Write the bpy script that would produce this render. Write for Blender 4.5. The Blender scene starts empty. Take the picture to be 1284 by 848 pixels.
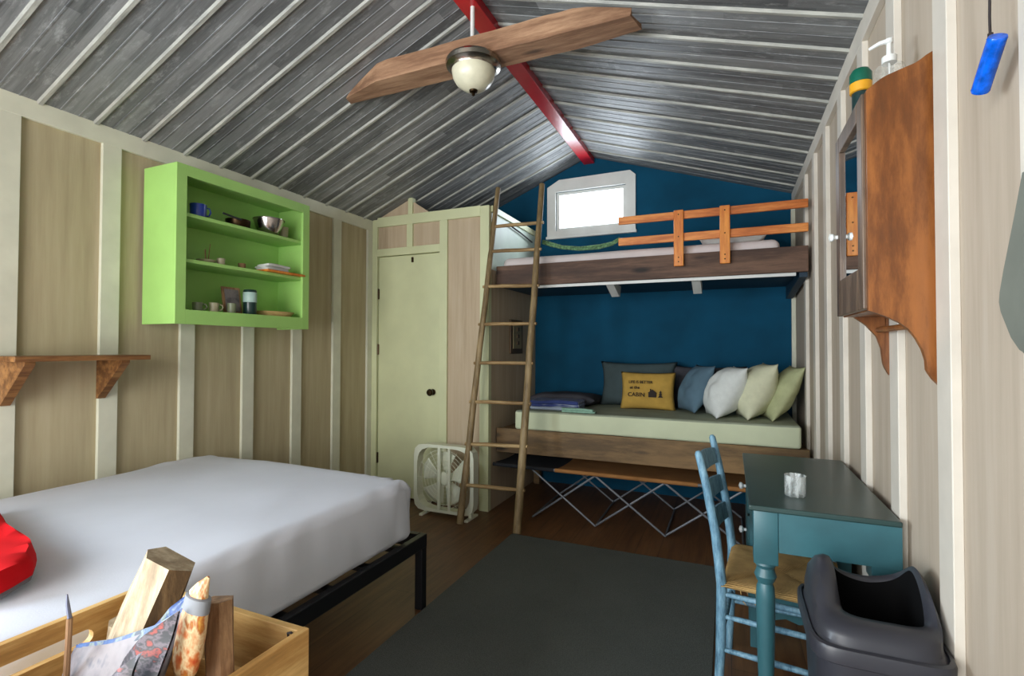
import bpy, bmesh, random
from math import *
from mathutils import Vector, Matrix, Euler, noise

scene = bpy.context.scene
COL = scene.collection
random.seed(7)

# ------------------------------------------------------------------ materials
def lin(c):
    return tuple(((v/255/12.92) if v/255 <= .04045 else ((v/255+.055)/1.055)**2.4) for v in c) + (1.0,)

def base(name, rough=.6, metal=0.0, spec=.5):
    m = bpy.data.materials.new(name); m.use_nodes = True
    nt = m.node_tree; b = nt.nodes['Principled BSDF']
    b.inputs['Roughness'].default_value = rough
    b.inputs['Metallic'].default_value = metal
    b.inputs['Specular IOR Level'].default_value = spec
    return m, nt, b

def noise_node(nt, vec, scale, detail=4, rough=.55):
    n = nt.nodes.new('ShaderNodeTexNoise'); n.inputs['Scale'].default_value = scale
    n.inputs['Detail'].default_value = detail; n.inputs['Roughness'].default_value = rough
    nt.links.new(vec, n.inputs['Vector']); return n.outputs['Fac']

def mapping(nt, scale, src='Object', loc=(0, 0, 0), rot=(0, 0, 0)):
    t = nt.nodes.new('ShaderNodeTexCoord'); mp = nt.nodes.new('ShaderNodeMapping')
    mp.inputs['Scale'].default_value = scale; mp.inputs['Location'].default_value = loc
    mp.inputs['Rotation'].default_value = rot
    nt.links.new(t.outputs[src], mp.inputs['Vector']); return mp.outputs['Vector']

def ramp(nt, fac, stops):
    r = nt.nodes.new('ShaderNodeValToRGB'); e = r.color_ramp.elements
    while len(e) < len(stops): e.new(.5)
    for el, (p, c) in zip(e, stops):
        el.position = p; el.color = lin(c)
    nt.links.new(fac, r.inputs['Fac']); return r.outputs['Color']

def mix(nt, fac, a, b, mode='MIX'):
    m = nt.nodes.new('ShaderNodeMix'); m.data_type = 'RGBA'; m.blend_type = mode
    for s, v in ((m.inputs[0], fac), (m.inputs[6], a), (m.inputs[7], b)):
        if isinstance(v, (int, float)): s.default_value = v
        elif isinstance(v, tuple): s.default_value = v
        else: nt.links.new(v, s)
    return m.outputs[2]

def bump(nt, b, h, strength=.3, dist=.01):
    n = nt.nodes.new('ShaderNodeBump'); n.inputs['Strength'].default_value = strength
    n.inputs['Distance'].default_value = dist
    nt.links.new(h, n.inputs['Height']); nt.links.new(n.outputs['Normal'], b.inputs['Normal'])

def paint(name, c, rough=.5, var=.12, scale=6, spec=.5, metal=0, bmp=0.0):
    m, nt, b = base(name, rough, metal, spec)
    v = mapping(nt, (1, 1, 1)); f = noise_node(nt, v, scale, 5)
    dark = tuple(x*(1-var) for x in c); lite = tuple(min(255, x*(1+var*.6)) for x in c)
    nt.links.new(ramp(nt, f, [(.3, dark), (.7, lite)]), b.inputs['Base Color'])
    if bmp: bump(nt, b, noise_node(nt, v, scale*12, 3), bmp, .003)
    return m

def wood(name, c1, c2, axis='x', scale=9, rough=.6, stretch=12, bmp=.15, knots=False):
    m, nt, b = base(name, rough)
    s = {'x': (1, stretch, stretch), 'y': (stretch, 1, stretch), 'z': (stretch, stretch, 1)}[axis]
    v = mapping(nt, tuple(q*.9 for q in s)); f = noise_node(nt, v, scale*.35, 8, .7)
    v2 = mapping(nt, {'x': (1, 3, 3), 'y': (3, 1, 3), 'z': (3, 3, 1)}[axis]); g = noise_node(nt, v2, 2.6, 4)
    lo = tuple(x*.72 for x in c1); hi = tuple(min(255, x*1.1) for x in c2)
    col = ramp(nt, f, [(.28, lo), (.45, c1), (.6, c2), (.76, hi)])
    col = mix(nt, ramp(nt, g, [(.35, (0, 0, 0)), (.7, (150, 150, 150))]), col, lin(tuple(x*.85 for x in c1)), 'MIX')
    if knots:
        v3 = mapping(nt, {'x': (1.5, 5, 5), 'y': (5, 1.5, 5), 'z': (5, 5, 1.5)}[axis])
        vo = nt.nodes.new('ShaderNodeTexVoronoi'); vo.inputs['Scale'].default_value = 1.25; nt.links.new(v3, vo.inputs['Vector'])
        col = mix(nt, ramp(nt, vo.outputs['Distance'], [(.06, (255, 255, 255)), (.16, (0, 0, 0))]), col, lin(tuple(x*.38 for x in c1)), 'MIX')
    nt.links.new(col, b.inputs['Base Color'])
    bump(nt, b, f, bmp, .004)
    return m

M = {}
# whitewashed plywood panels between the battens
def panel_mat(name, a, c, d):
    m, nt, b = base(name, .72, spec=.25)
    v = mapping(nt, (9, 9, .55)); f = noise_node(nt, v, 2.2, 8, .62)
    v2 = mapping(nt, (1.2, 1.2, .6)); g = noise_node(nt, v2, 1.6, 3)
    col = ramp(nt, f, [(.28, a), (.52, c), (.78, d)])
    col = mix(nt, g, col, lin(c), 'MIX')
    nt.links.new(col, b.inputs['Base Color']); bump(nt, b, f, .12, .004)
    return m
M['panel'] = panel_mat('whitewashed_plywood', (158, 138, 112), (186, 168, 142), (206, 194, 172))
M['panel_left'] = panel_mat('whitewashed_plywood_left', (148, 134, 106), (176, 164, 132), (198, 188, 158))
M['panel_right'] = panel_mat('whitewashed_plywood_right', (160, 146, 128), (184, 170, 152), (202, 192, 177))
M['trim'] = paint('cream_trim_paint', (208, 208, 188), .5, .05, 5)
M['trim_warm'] = paint('warm_white_trim_paint', (212, 205, 192), .5, .05, 5)
M['trim_green'] = paint('cream_door_paint', (205, 209, 168), .45, .04, 3)
M['blue'] = paint('deep_blue_wall_paint', (16, 74, 102), .8, .14, 2.2, spec=.12, bmp=.05)
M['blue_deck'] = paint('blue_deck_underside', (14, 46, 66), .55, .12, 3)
M['panel_window_lit'] = paint('window_lit_panel_tone', (206, 222, 208), .5, .05, 4)  # window light on the upper closet side, put into the panel colour
M['red_beam'] = paint('glossy_red_paint', (178, 12, 28), .25, .1, 4)
M['white'] = paint('white_paint', (226, 228, 224), .5, .04, 5)
M['white_plastic'] = paint('white_plastic', (222, 226, 205), .4, .04, 5)

# weathered ceiling boards with ribs: strips running down the slope (along x)
def ceiling_mat():
    m, nt, b = base('weathered_grey_ceiling_strips', .5, 0, .45)
    tc = nt.nodes.new('ShaderNodeTexCoord'); sep = nt.nodes.new('ShaderNodeSeparateXYZ')
    nt.links.new(tc.outputs['Object'], sep.inputs[0])
    def mth(op, a, bb=None):
        n = nt.nodes.new('ShaderNodeMath'); n.operation = op
        for i, v in enumerate((a, bb)):
            if v is None: continue
            if isinstance(v, (int, float)): n.inputs[i].default_value = v
            else: nt.links.new(v, n.inputs[i])
        return n.outputs[0]
    yi = mth('FLOOR', mth('MULTIPLY', sep.outputs['Y'], 1/.057))
    w1 = nt.nodes.new('ShaderNodeTexWhiteNoise'); w1.noise_dimensions = '1D'; nt.links.new(yi, w1.inputs['W'])
    xi = mth('FLOOR', mth('ADD', mth('MULTIPLY', sep.outputs['X'], 1/.85), mth('MULTIPLY', w1.outputs['Value'], 7)))
    cb = nt.nodes.new('ShaderNodeCombineXYZ'); nt.links.new(xi, cb.inputs[0]); nt.links.new(yi, cb.inputs[1])
    w2 = nt.nodes.new('ShaderNodeTexWhiteNoise'); w2.noise_dimensions = '2D'; nt.links.new(cb.outputs[0], w2.inputs['Vector'])
    col = ramp(nt, w2.outputs['Value'], [(0, (62, 63, 65)), (.35, (94, 96, 97)), (.8, (118, 120, 120)), (1, (146, 147, 147))])
    v = mapping(nt, (1.2, 16, 1.2)); f = noise_node(nt, v, 3, 8, .7)
    col = mix(nt, .35, col, ramp(nt, f, [(.3, (66, 68, 70)), (.7, (166, 169, 169))]))
    v3 = mapping(nt, (2.5, 7, 2.5)); g = noise_node(nt, v3, 3.6, 8, .75)
    scuff = nt.nodes.new('ShaderNodeValToRGB'); scuff.color_ramp.elements[0].position = .53; scuff.color_ramp.elements[1].position = .68
    nt.links.new(g, scuff.inputs['Fac'])
    k = mth('MULTIPLY', scuff.outputs['Color'], .55)
    col = mix(nt, k, col, lin((178, 180, 180)))
    nt.links.new(col, b.inputs['Base Color']); bump(nt, b, f, .25, .004)
    return m
M['ceil'] = ceiling_mat()
def rib_mat():
    m, nt, b = base('pale_worn_rib', .5)
    v = mapping(nt, (1.5, 14, 1.5)); f = noise_node(nt, v, 3, 6, .7)
    nt.links.new(ramp(nt, f, [(.3, (122, 123, 118)), (.65, (178, 178, 168))]), b.inputs['Base Color'])
    return m
M['rib'] = rib_mat()

def plank_floor():
    m, nt, b = base('dark_plank_floor', .42)
    tc = nt.nodes.new('ShaderNodeTexCoord')
    br = nt.nodes.new('ShaderNodeTexBrick'); mp = nt.nodes.new('ShaderNodeMapping')
    mp.inputs['Rotation'].default_value = (0, 0, pi/2)
    nt.links.new(tc.outputs['Object'], mp.inputs['Vector']); nt.links.new(mp.outputs['Vector'], br.inputs['Vector'])
    br.inputs['Scale'].default_value = 1; br.inputs['Brick Width'].default_value = 1.5; br.inputs['Row Height'].default_value = .14
    br.inputs['Mortar Size'].default_value = .0025; br.inputs['Color1'].default_value = lin((112, 76, 46))
    br.inputs['Color2'].default_value = lin((88, 58, 36)); br.inputs['Mortar'].default_value = lin((30, 20, 14))
    v = mapping(nt, (10, .8, 1)); f = noise_node(nt, v, 3, 8, .65)
    col = mix(nt, .5, br.outputs['Color'], ramp(nt, f, [(.3, (66, 42, 26)), (.7, (138, 100, 64))]))
    nt.links.new(col, b.inputs['Base Color']); bump(nt, b, f, .1, .003)
    return m
M['floor'] = plank_floor()
def rug_mat():
    m, nt, b = base('grey_green_rug', .95, spec=.1)
    v = mapping(nt, (1, 1, 1)); f = noise_node(nt, v, 260, 2, .7); g = noise_node(nt, v, 2.5, 4)
    col = ramp(nt, f, [(.3, (60, 64, 62)), (.7, (116, 120, 116))])
    col = mix(nt, .35, col, ramp(nt, g, [(.3, (60, 64, 60)), (.7, (86, 89, 84))]))
    nt.links.new(col, b.inputs['Base Color']); bump(nt, b, f, .6, .004)
    return m
M['rug'] = rug_mat()
def fabric(name, c, var=.1, scale=7, weave=220, rough=.9):
    m, nt, b = base(name, rough, spec=.2)
    v = mapping(nt, (1, 1, 1)); g = noise_node(nt, v, scale, 4)
    nt.links.new(ramp(nt, g, [(.3, tuple(x*(1-var) for x in c)), (.7, c)]), b.inputs['Base Color'])
    bump(nt, b, noise_node(nt, v, weave, 2), .15, .002)
    return m
M['sheet'] = fabric('white_cotton_sheet', (218, 221, 230), .03, 3)
M['sheet_cream'] = fabric('pale_cream_sheet', (205, 212, 180), .05, 4)
M['sheet_cream_shaded'] = fabric('shaded_cream_sheet_top', (160, 168, 146), .1, 6)  # shade on top of the cream bunk sheet, put into its colour
M['sheet_pink'] = fabric('pale_pinkish_sheet', (216, 206, 204), .05, 5)
M['grey_pillow'] = fabric('slate_grey_pillow', (72, 86, 88), .15)
M['dark_pillow'] = fabric('charcoal_pillow', (72, 72, 78), .15)
M['steel_pillow'] = fabric('steel_blue_cushion', (92, 118, 134), .12)
M['white_pillow'] = fabric('white_cushion', (216, 220, 216), .05, 25)
M['ivory_pillow'] = fabric('ivory_cushion', (208, 208, 178), .05, 25)
M['lime_pillow'] = fabric('pale_green_cushion', (182, 186, 142), .1, 18)
M['mustard'] = fabric('mustard_cushion', (186, 150, 72), .12, 12)
M['grey_blanket'] = fabric('grey_blanket', (88, 94, 92), .2, 10)
M['teal_cloth'] = fabric('pale_teal_cloth', (140, 178, 158), .15, 30)
def stripe_mat():
    m, nt, b = base('blue_white_stripes', .9, spec=.2)
    v = mapping(nt, (1, 1, 1)); w = nt.nodes.new('ShaderNodeTexWave'); w.inputs['Scale'].default_value = 9
    w.inputs['Distortion'].default_value = 1.5; w.bands_direction = 'Y'; nt.links.new(v, w.inputs['Vector'])
    nt.links.new(ramp(nt, w.outputs['Fac'], [(.35, (54, 66, 116)), (.7, (150, 160, 176))]), b.inputs['Base Color'])
    return m
M['stripes'] = stripe_mat()
M['red_cloth'] = fabric('bright_red_cloth', (220, 4, 18), .12, 5)
M['grey_cloth'] = fabric('grey_lining', (122, 120, 124), .08)
M['cot_tan'] = fabric('tan_cot_canvas', (160, 112, 66), .15, 5)
M['cot_dark'] = fabric('dark_cot_canvas', (38, 40, 44), .1)

M['green'] = paint('apple_green_paint', (158, 204, 112), .45, .05, 3)
M['desk'] = paint('teal_desk_paint', (56, 102, 110), .38, .12, 5)
M['desk_top'] = paint('shaded_teal_desktop', (46, 70, 68), .32, .1, 4)  # same teal paint as the desk, darkened for how light falls on top
def worn_blue():
    m, nt, b = base('worn_blue_chair_paint', .55)
    v = mapping(nt, (3, 3, .6)); f = noise_node(nt, v, 20, 7, .75)
    nt.links.new(ramp(nt, f, [(.34, (58, 92, 112)), (.5, (104, 146, 168)), (.64, (134, 172, 190)), (.74, (176, 188, 182))]), b.inputs['Base Color'])
    return m
M['chair'] = worn_blue()
def rush_mat():
    m, nt, b = base('woven_rush', .8)
    v = mapping(nt, (1, 1, 1)); w = nt.nodes.new('ShaderNodeTexWave'); w.inputs['Scale'].default_value = 45
    w.inputs['Distortion'].default_value = 2; w.inputs['Detail'].default_value = 3; w.bands_direction = 'Y'
    nt.links.new(v, w.inputs['Vector']); g = noise_node(nt, v, 14, 4)
    col = mix(nt, .4, ramp(nt, w.outputs['Fac'], [(.2, (138, 100, 50)), (.8, (206, 168, 102))]), ramp(nt, g, [(.3, (120, 90, 48)), (.7, (216, 180, 116))]))
    nt.links.new(col, b.inputs['Base Color']); bump(nt, b, w.outputs['Fac'], .6, .004)
    return m
M['rush'] = rush_mat()
M['black_metal'] = paint('black_metal', (22, 23, 27), .4, .1, 5, metal=.3)
M['black_plastic'] = paint('charcoal_plastic', (50, 51, 58), .38, .05, 4, bmp=.05)
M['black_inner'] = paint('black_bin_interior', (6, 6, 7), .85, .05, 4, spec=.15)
M['oak'] = wood('varnished_oak', (112, 64, 27), (154, 94, 44), 'z', 9, .38, 5)
M['oak_shaded'] = wood('shaded_oak_door_frame', (84, 66, 52), (122, 100, 80), 'z', 10, .4, 9)  # cabinet oak greyed and darkened, the door frame's shadow put into the colour
M['orange_wood'] = wood('orange_stained_pine', (198, 108, 42), (230, 150, 76), 'x', 7, .45, 9)
M['orange_wood_z'] = wood('orange_stained_pine_upright', (206, 112, 38), (232, 150, 62), 'z', 7, .45, 9)
M['beam'] = wood('dark_brown_beam', (78, 56, 44), (112, 84, 66), 'x', 5, .7, 9, knots=True)
M['beam_low'] = wood('brown_bunk_beam', (96, 74, 44), (138, 108, 68), 'x', 4, .65, 6, knots=True)
M['ladder'] = wood('peeled_log_pole', (118, 98, 64), (156, 134, 96), 'z', 8, .6, 8)
M['ladder_rung'] = wood('peeled_log_rung', (134, 106, 66), (182, 154, 108), 'x', 8, .6, 8)
M['fan_wood'] = wood('rough_brown_timber', (136, 100, 74), (180, 142, 110), 'x', 5, .8, 8, .5, knots=True)
M['shelf_wood'] = wood('oiled_shelf_board', (104, 66, 32), (156, 112, 64), 'y', 7, .5, 9)
M['crate'] = wood('pale_pine_crate', (196, 148, 84), (232, 192, 126), 'y', 6, .55, 10, .2)
M['crate_in'] = wood('pale_pine_crate_cross', (190, 144, 82), (226, 188, 122), 'x', 6, .6, 10, .2)
M['log'] = wood('split_firewood', (168, 148, 120), (206, 188, 158), 'z', 9, .8, 9, .4)
M['bark'] = wood('brown_bark', (98, 74, 46), (140, 110, 72), 'z', 14, .9, 5, .6)
M['kindling'] = wood('brown_kindling', (130, 96, 66), (176, 138, 100), 'z', 10, .8, 9, .3)
def nickel(name, c, rough=.25):
    m, nt, b = base(name, rough, 1.0); v = mapping(nt, (1, 1, 1))
    nt.links.new(ramp(nt, noise_node(nt, v, 12, 3), [(.3, tuple(x*.9 for x in c)), (.7, c)]), b.inputs['Base Color'])
    return m
M['nickel'] = nickel('brushed_nickel', (168, 160, 148))
M['steel'] = nickel('polished_steel', (200, 192, 190), .18)
M['grey_tube'] = paint('grey_steel_tube', (112, 116, 122), .45, .1, 5, metal=.2)
M['brass_dark'] = nickel('dark_bronze', (66, 52, 36), .35)
M['glass_bowl'] = paint('frosted_cream_glass', (214, 210, 184), .3, .08, 9)
def glass_mat(name, tint=(255, 255, 255), fac=.12):
    m, nt, b = base(name, .02); out = nt.nodes['Material Output']
    tr = nt.nodes.new('ShaderNodeBsdfTransparent'); gl = nt.nodes.new('ShaderNodeBsdfGlossy'); gl.inputs['Roughness'].default_value = .03
    tr.inputs['Color'].default_value = lin(tint)
    mx = nt.nodes.new('ShaderNodeMixShader'); lw = nt.nodes.new('ShaderNodeLayerWeight'); lw.inputs['Blend'].default_value = fac
    nt.links.new(lw.outputs['Fresnel'], mx.inputs[0]); nt.links.new(tr.outputs[0], mx.inputs[1]); nt.links.new(gl.outputs[0], mx.inputs[2])
    nt.links.new(mx.outputs[0], out.inputs['Surface']); return m
M['pane'] = glass_mat('window_glass', fac=.1)
def clear_plastic(name, c, k):
    m, nt, b = base(name, .08); out = nt.nodes['Material Output']; b.inputs['Base Color'].default_value = lin(c)
    tr = nt.nodes.new('ShaderNodeBsdfTransparent'); mx = nt.nodes.new('ShaderNodeMixShader')
    v = mapping(nt, (1, 1, .2)); f = noise_node(nt, v, 60, 2)
    nt.links.new(ramp(nt, f, [(.35, (k*.5, )*3), (.65, (k*1.5, )*3)]), mx.inputs[0])
    nt.links.new(tr.outputs[0], mx.inputs[1]); nt.links.new(b.outputs[0], mx.inputs[2]); nt.links.new(mx.outputs[0], out.inputs['Surface'])
    return m
M['jar_glass'] = clear_plastic('jar_glass', (222, 228, 226), 120)
def mirror():
    m, nt, b = base('mirror_glass', .02, 1.0); b.inputs['Base Color'].default_value = (.85, .88, .9, 1); return m
M['mirror'] = mirror()
M['cup_blue'] = paint('cobalt_enamel', (32, 60, 150), .3, .1)
M['blue_tube'] = paint('shiny_blue_plastic', (8, 92, 208), .2, .25, 60)
M['black_cord'] = paint('black_cord', (38, 30, 30), .7)
M['can_green'] = paint('dark_green_cap', (8, 98, 76), .4)
M['can_yellow'] = paint('yellow_orange_band', (238, 172, 40), .4)
M['can_body'] = paint('dark_can_body', (28, 56, 56), .35)
M['soap'] = clear_plastic('clear_bottle_plastic', (206, 206, 196), 105)
M['grey_panel'] = paint('dull_grey_green', (112, 116, 106), .7, .12, 3)
M['rope'] = paint('green_white_rope', (96, 132, 92), .8, .4, 60)
M['switch_brown'] = paint('brown_switch_box', (84, 62, 34), .5)
M['switch_toggle'] = paint('tan_switch_toggle', (150, 136, 98), .4)
M['mug_grey'] = paint('grey_green_stoneware', (120, 128, 100), .4, .1)
M['mug_tan'] = paint('pale_stoneware', (176, 168, 138), .4, .1)
M['dark_jar'] = paint('dark_green_tin', (24, 52, 48), .3)
M['pale_label'] = paint('pale_grey_label', (168, 196, 188), .5)
M['bread_wood'] = wood('tan_board', (176, 140, 86), (210, 180, 124), 'y', 8, .6, 6)
M['ink'] = paint('black_print', (36, 24, 14), .8)
def print_mat(name, cols, scale, stretch=(1, 1, 1)):
    m, nt, b = base(name, .5)
    v = mapping(nt, stretch); f = noise_node(nt, v, scale, 3, .6)
    n = len(cols); nt.links.new(ramp(nt, f, [(.3+.4*i/(n-1), c) for i, c in enumerate(cols)]), b.inputs['Base Color'])
    return m
M['news'] = print_mat('grey_newsprint', [(84, 78, 82), (122, 114, 116), (134, 126, 126), (78, 80, 94)], 16)
M['mag_dark'] = print_mat('dark_glossy_print', [(16, 16, 20), (24, 24, 30), (26, 26, 32), (96, 84, 92), (28, 28, 32), (150, 52, 40), (24, 26, 30)], 22, (1, 1, 2.2))
M['mag_blue'] = print_mat('blue_printed_paper', [(34, 58, 110), (52, 88, 140), (40, 66, 120), (120, 134, 128), (40, 50, 66)], 26)
M['orange_bark'] = print_mat('orange_cream_grain', [(186, 74, 34), (206, 124, 70), (224, 200, 156), (176, 96, 34), (200, 160, 72)], 30, (1.5, 1.5, .8))
M['grey_tape'] = paint('grey_band', (140, 144, 150), .5)
M['handle_grey'] = paint('dark_skewer_metal', (96, 100, 120), .4, metal=.4)

# ------------------------------------------------------------------ mesh tools
WL = {}
class MB:
    def __init__(s): s.bm = bmesh.new(); s.mi = 0
    def _tag(s, fs, mi):
        for f in fs: f.material_index = mi
    def box(s, x0, x1, y0, y1, z0, z1, bev=0.0, mi=0, rot=None, seg=2):
        ret = bmesh.ops.create_cube(s.bm, size=1)
        vs = ret['verts']; c = Vector(((x0+x1)/2, (y0+y1)/2, (z0+z1)/2))
        for v in vs: v.co = Vector((v.co.x*(x1-x0), v.co.y*(y1-y0), v.co.z*(z1-z0)))
        if bev:
            es = list({e for v in vs for e in v.link_edges})
            r = bmesh.ops.bevel(s.bm, geom=es+vs, offset=bev, segments=seg, affect='EDGES', profile=.5)
            vs = list({v for f in r['faces'] for v in f.verts} | {v for v in vs if v.is_valid})
            seen = set(vs); st = list(vs)
            while st:
                v = st.pop()
                for e in v.link_edges:
                    o = e.other_vert(v)
                    if o not in seen: seen.add(o); st.append(o)
            vs = list(seen)
        for v in vs: v.co = (rot @ v.co if rot else v.co) + c
        s._tag({f for v in vs for f in v.link_faces}, mi); return s
    def tube(s, pts, rads, seg=12, mi=0, cap=True):
        pts = [Vector(p) for p in pts]
        if isinstance(rads, (int, float)): rads = [rads]*len(pts)
        rings = []; prev = None
        for i, p in enumerate(pts):
            d = (pts[min(i+1, len(pts)-1)]-pts[max(i-1, 0)]).normalized()
            if prev is None:
                a = Vector((0, 0, 1)) if abs(d.z) < .9 else Vector((1, 0, 0))
                u = d.cross(a).normalized()
            else: u = (prev-d*prev.dot(d)).normalized()
            prev = u; w = d.cross(u)
            rings.append([s.bm.verts.new(p+(u*cos(2*pi*k/seg)+w*sin(2*pi*k/seg))*rads[i]) for k in range(seg)])
        fs = []
        for a, b in zip(rings, rings[1:]):
            for k in range(seg): fs.append(s.bm.faces.new((a[k], a[(k+1) % seg], b[(k+1) % seg], b[k])))
        if cap:
            fs.append(s.bm.faces.new(rings[0][::-1])); fs.append(s.bm.faces.new(rings[-1]))
        s._tag(fs, mi); return s
    def lathe(s, prof, c, seg=28, mi=0, closed=False):
        c = Vector(c); rings = []
        for r, z in prof:
            if r < 1e-5: rings.append([s.bm.verts.new(c+Vector((0, 0, z)))])
            else: rings.append([s.bm.verts.new(c+Vector((r*cos(2*pi*k/seg), r*sin(2*pi*k/seg), z))) for k in range(seg)])
        fs = []
        pr = list(zip(rings, rings[1:]))
        if closed: pr.append((rings[-1], rings[0]))
        for a, b in pr:
            for k in range(seg):
                k2 = (k+1) % seg
                if len(a) == 1 and len(b) == 1: continue
                if len(a) == 1: fs.append(s.bm.faces.new((a[0], b[k2], b[k])))
                elif len(b) == 1: fs.append(s.bm.faces.new((a[k], a[k2], b[0])))
                else: fs.append(s.bm.faces.new((a[k], a[k2], b[k2], b[k])))
        s._tag(fs, mi); return s
    def prism(s, poly, axis, a, b, mi=0):
        """poly: 2D points in the two other axes, extruded from a to b along axis"""
        def P(p, t):
            return {'x': (t, p[0], p[1]), 'y': (p[0], t, p[1]), 'z': (p[0], p[1], t)}[axis]
        A = [s.bm.verts.new(P(p, a)) for p in poly]; B = [s.bm.verts.new(P(p, b)) for p in poly]
        fs = [s.bm.faces.new(A), s.bm.faces.new(B[::-1])]
        n = len(poly)
        for i in range(n): fs.append(s.bm.faces.new((A[i], B[i], B[(i+1) % n], A[(i+1) % n])))
        s._tag(fs, mi); return s
    def hexa(s, v8, mi=0):
        V = [s.bm.verts.new(v) for v in v8]
        fs = [s.bm.faces.new([V[i] for i in q]) for q in ((0, 1, 2, 3), (7, 6, 5, 4), (0, 4, 5, 1), (1, 5, 6, 2), (2, 6, 7, 3), (3, 7, 4, 0))]
        s._tag(fs, mi); return s
    def grid(s, fn, nu, nv, mi=0):
        g = [[s.bm.verts.new(fn(i/nu, j/nv)) for j in range(nv+1)] for i in range(nu+1)]
        fs = [s.bm.faces.new((g[i][j], g[i+1][j], g[i+1][j+1], g[i][j+1])) for i in range(nu) for j in range(nv)]
        s._tag(fs, mi); return s
    def build(s, name, mat, parent=None, smooth=False, origin=None, sub=0):
        bm = s.bm
        bmesh.ops.remove_doubles(bm, verts=bm.verts, dist=1e-6)
        bmesh.ops.recalc_face_normals(bm, faces=bm.faces)
        if parent is not None: o0 = Vector(WL[parent.name])
        elif origin is not None: o0 = Vector(origin)
        else:
            xs = [v.co for v in bm.verts]
            o0 = Vector(((min(v.x for v in xs)+max(v.x for v in xs))/2, (min(v.y for v in xs)+max(v.y for v in xs))/2, min(v.z for v in xs)))
        for v in bm.verts: v.co -= o0
        me = bpy.data.meshes.new(name); bm.to_mesh(me); bm.free()
        for m in (mat if isinstance(mat, (list, tuple)) else [mat]): me.materials.append(m)
        ob = bpy.data.objects.new(name, me); COL.objects.link(ob)
        if smooth:
            for p in me.polygons: p.use_smooth = True
            if smooth != 'all':
                me.set_sharp_from_angle(angle=radians(40))
        if parent is not None: ob.parent = parent
        else: ob.location = o0
        WL[ob.name] = tuple(o0)
        if sub:
            md = ob.modifiers.new('sub', 'SUBSURF'); md.levels = sub; md.render_levels = sub
        return ob

def thing(name, label, cat, loc, group=None):
    o = bpy.data.objects.new(name, None); COL.objects.link(o); o.location = loc
    o.empty_display_size = .1
    o['label'] = label; o['category'] = cat
    if group: o['group'] = group
    WL[o.name] = tuple(loc); return o
def tag(o, label, cat, group=None):
    o['label'] = label; o['category'] = cat
    if group: o['group'] = group
    return o
def struct(o): o['kind'] = 'structure'; return o
def sbox(name, mat, *a, bev=0): return struct(MB().box(*a, bev=bev).build(name, mat))

# ------------------------------------------------------------------ room shell
XL, XR, YB, YP, YR = -2.93, .49, 4.64, 3.61, -1.7
XC, ZC = -1.22, 3.115
ZL, ZRt = 2.415, 2.555
def roofz(x): return ZL+(ZC-ZL)*(x-XL)/(XC-XL) if x < XC else ZC+(ZRt-ZC)*(x-XC)/(XR-XC)

struct(MB().box(XL-.1, XR+.1, YR-.1, YB+.1, -.1, 0).build('floor', M['floor'], origin=(0, 0, 0)))
# left wall, with a window opening behind the camera
w = MB()
w.box(XL-.08, XL, 0, YB, -.05, ZL+.06); w.box(XL-.08, XL, YR, -1.3, -.05, ZL+.06)
w.box(XL-.08, XL, -1.3, 0, -.05, .9); w.box(XL-.08, XL, -1.3, 0, 2.1, ZL+.06)
struct(w.build('wall_left', M['panel_left'], origin=(0, 0, 0)))
struct(MB().box(XR, XR+.08, YR, YB, -.05, ZRt+.06).build('wall_right', M['panel_right'], origin=(0, 0, 0)))
# blue back wall with the gable window opening
WX0, WX1, WZ0, WZ1 = -1.545, -.87, 2.43, 2.81
w = MB()
w.box(XL, XR, YB, YB+.08, -.05, 2.40)
w.prism([(XL, 2.40), (WX0, 2.40), (WX0, roofz(WX0)+.03), (XL, roofz(XL)+.03)], 'y', YB, YB+.08)
w.prism([(WX1, 2.40), (XR, 2.40), (XR, roofz(XR)+.03), (XC+.35, roofz(XC+.35)+.03)], 'y', YB, YB+.08)
w.prism([(WX0, WZ1), (WX1, WZ1), (WX1, roofz(WX1)+.03), (XC, ZC+.03), (WX0, roofz(WX0)+.03)], 'y', YB, YB+.08)
w.box(WX0, WX1, YB, YB+.08, 2.40, WZ0)
struct(w.build('wall_back', M['blue'], origin=(0, 0, 0)))
# rear wall behind the camera with a wide doorway open to the porch
w = MB()
w.box(XL, -2.5, YR-.08, YR, -.05, 2.45); w.box(.2, XR, YR-.08, YR, -.05, 2.45)
w.prism([(XL, 2.25), (XR, 2.25), (XR, ZRt+.03), (XC, ZC+.03), (XL, ZL+.03)], 'y', YR-.08, YR)
struct(w.build('wall_rear', M['panel'], origin=(0, 0, 0)))

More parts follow.
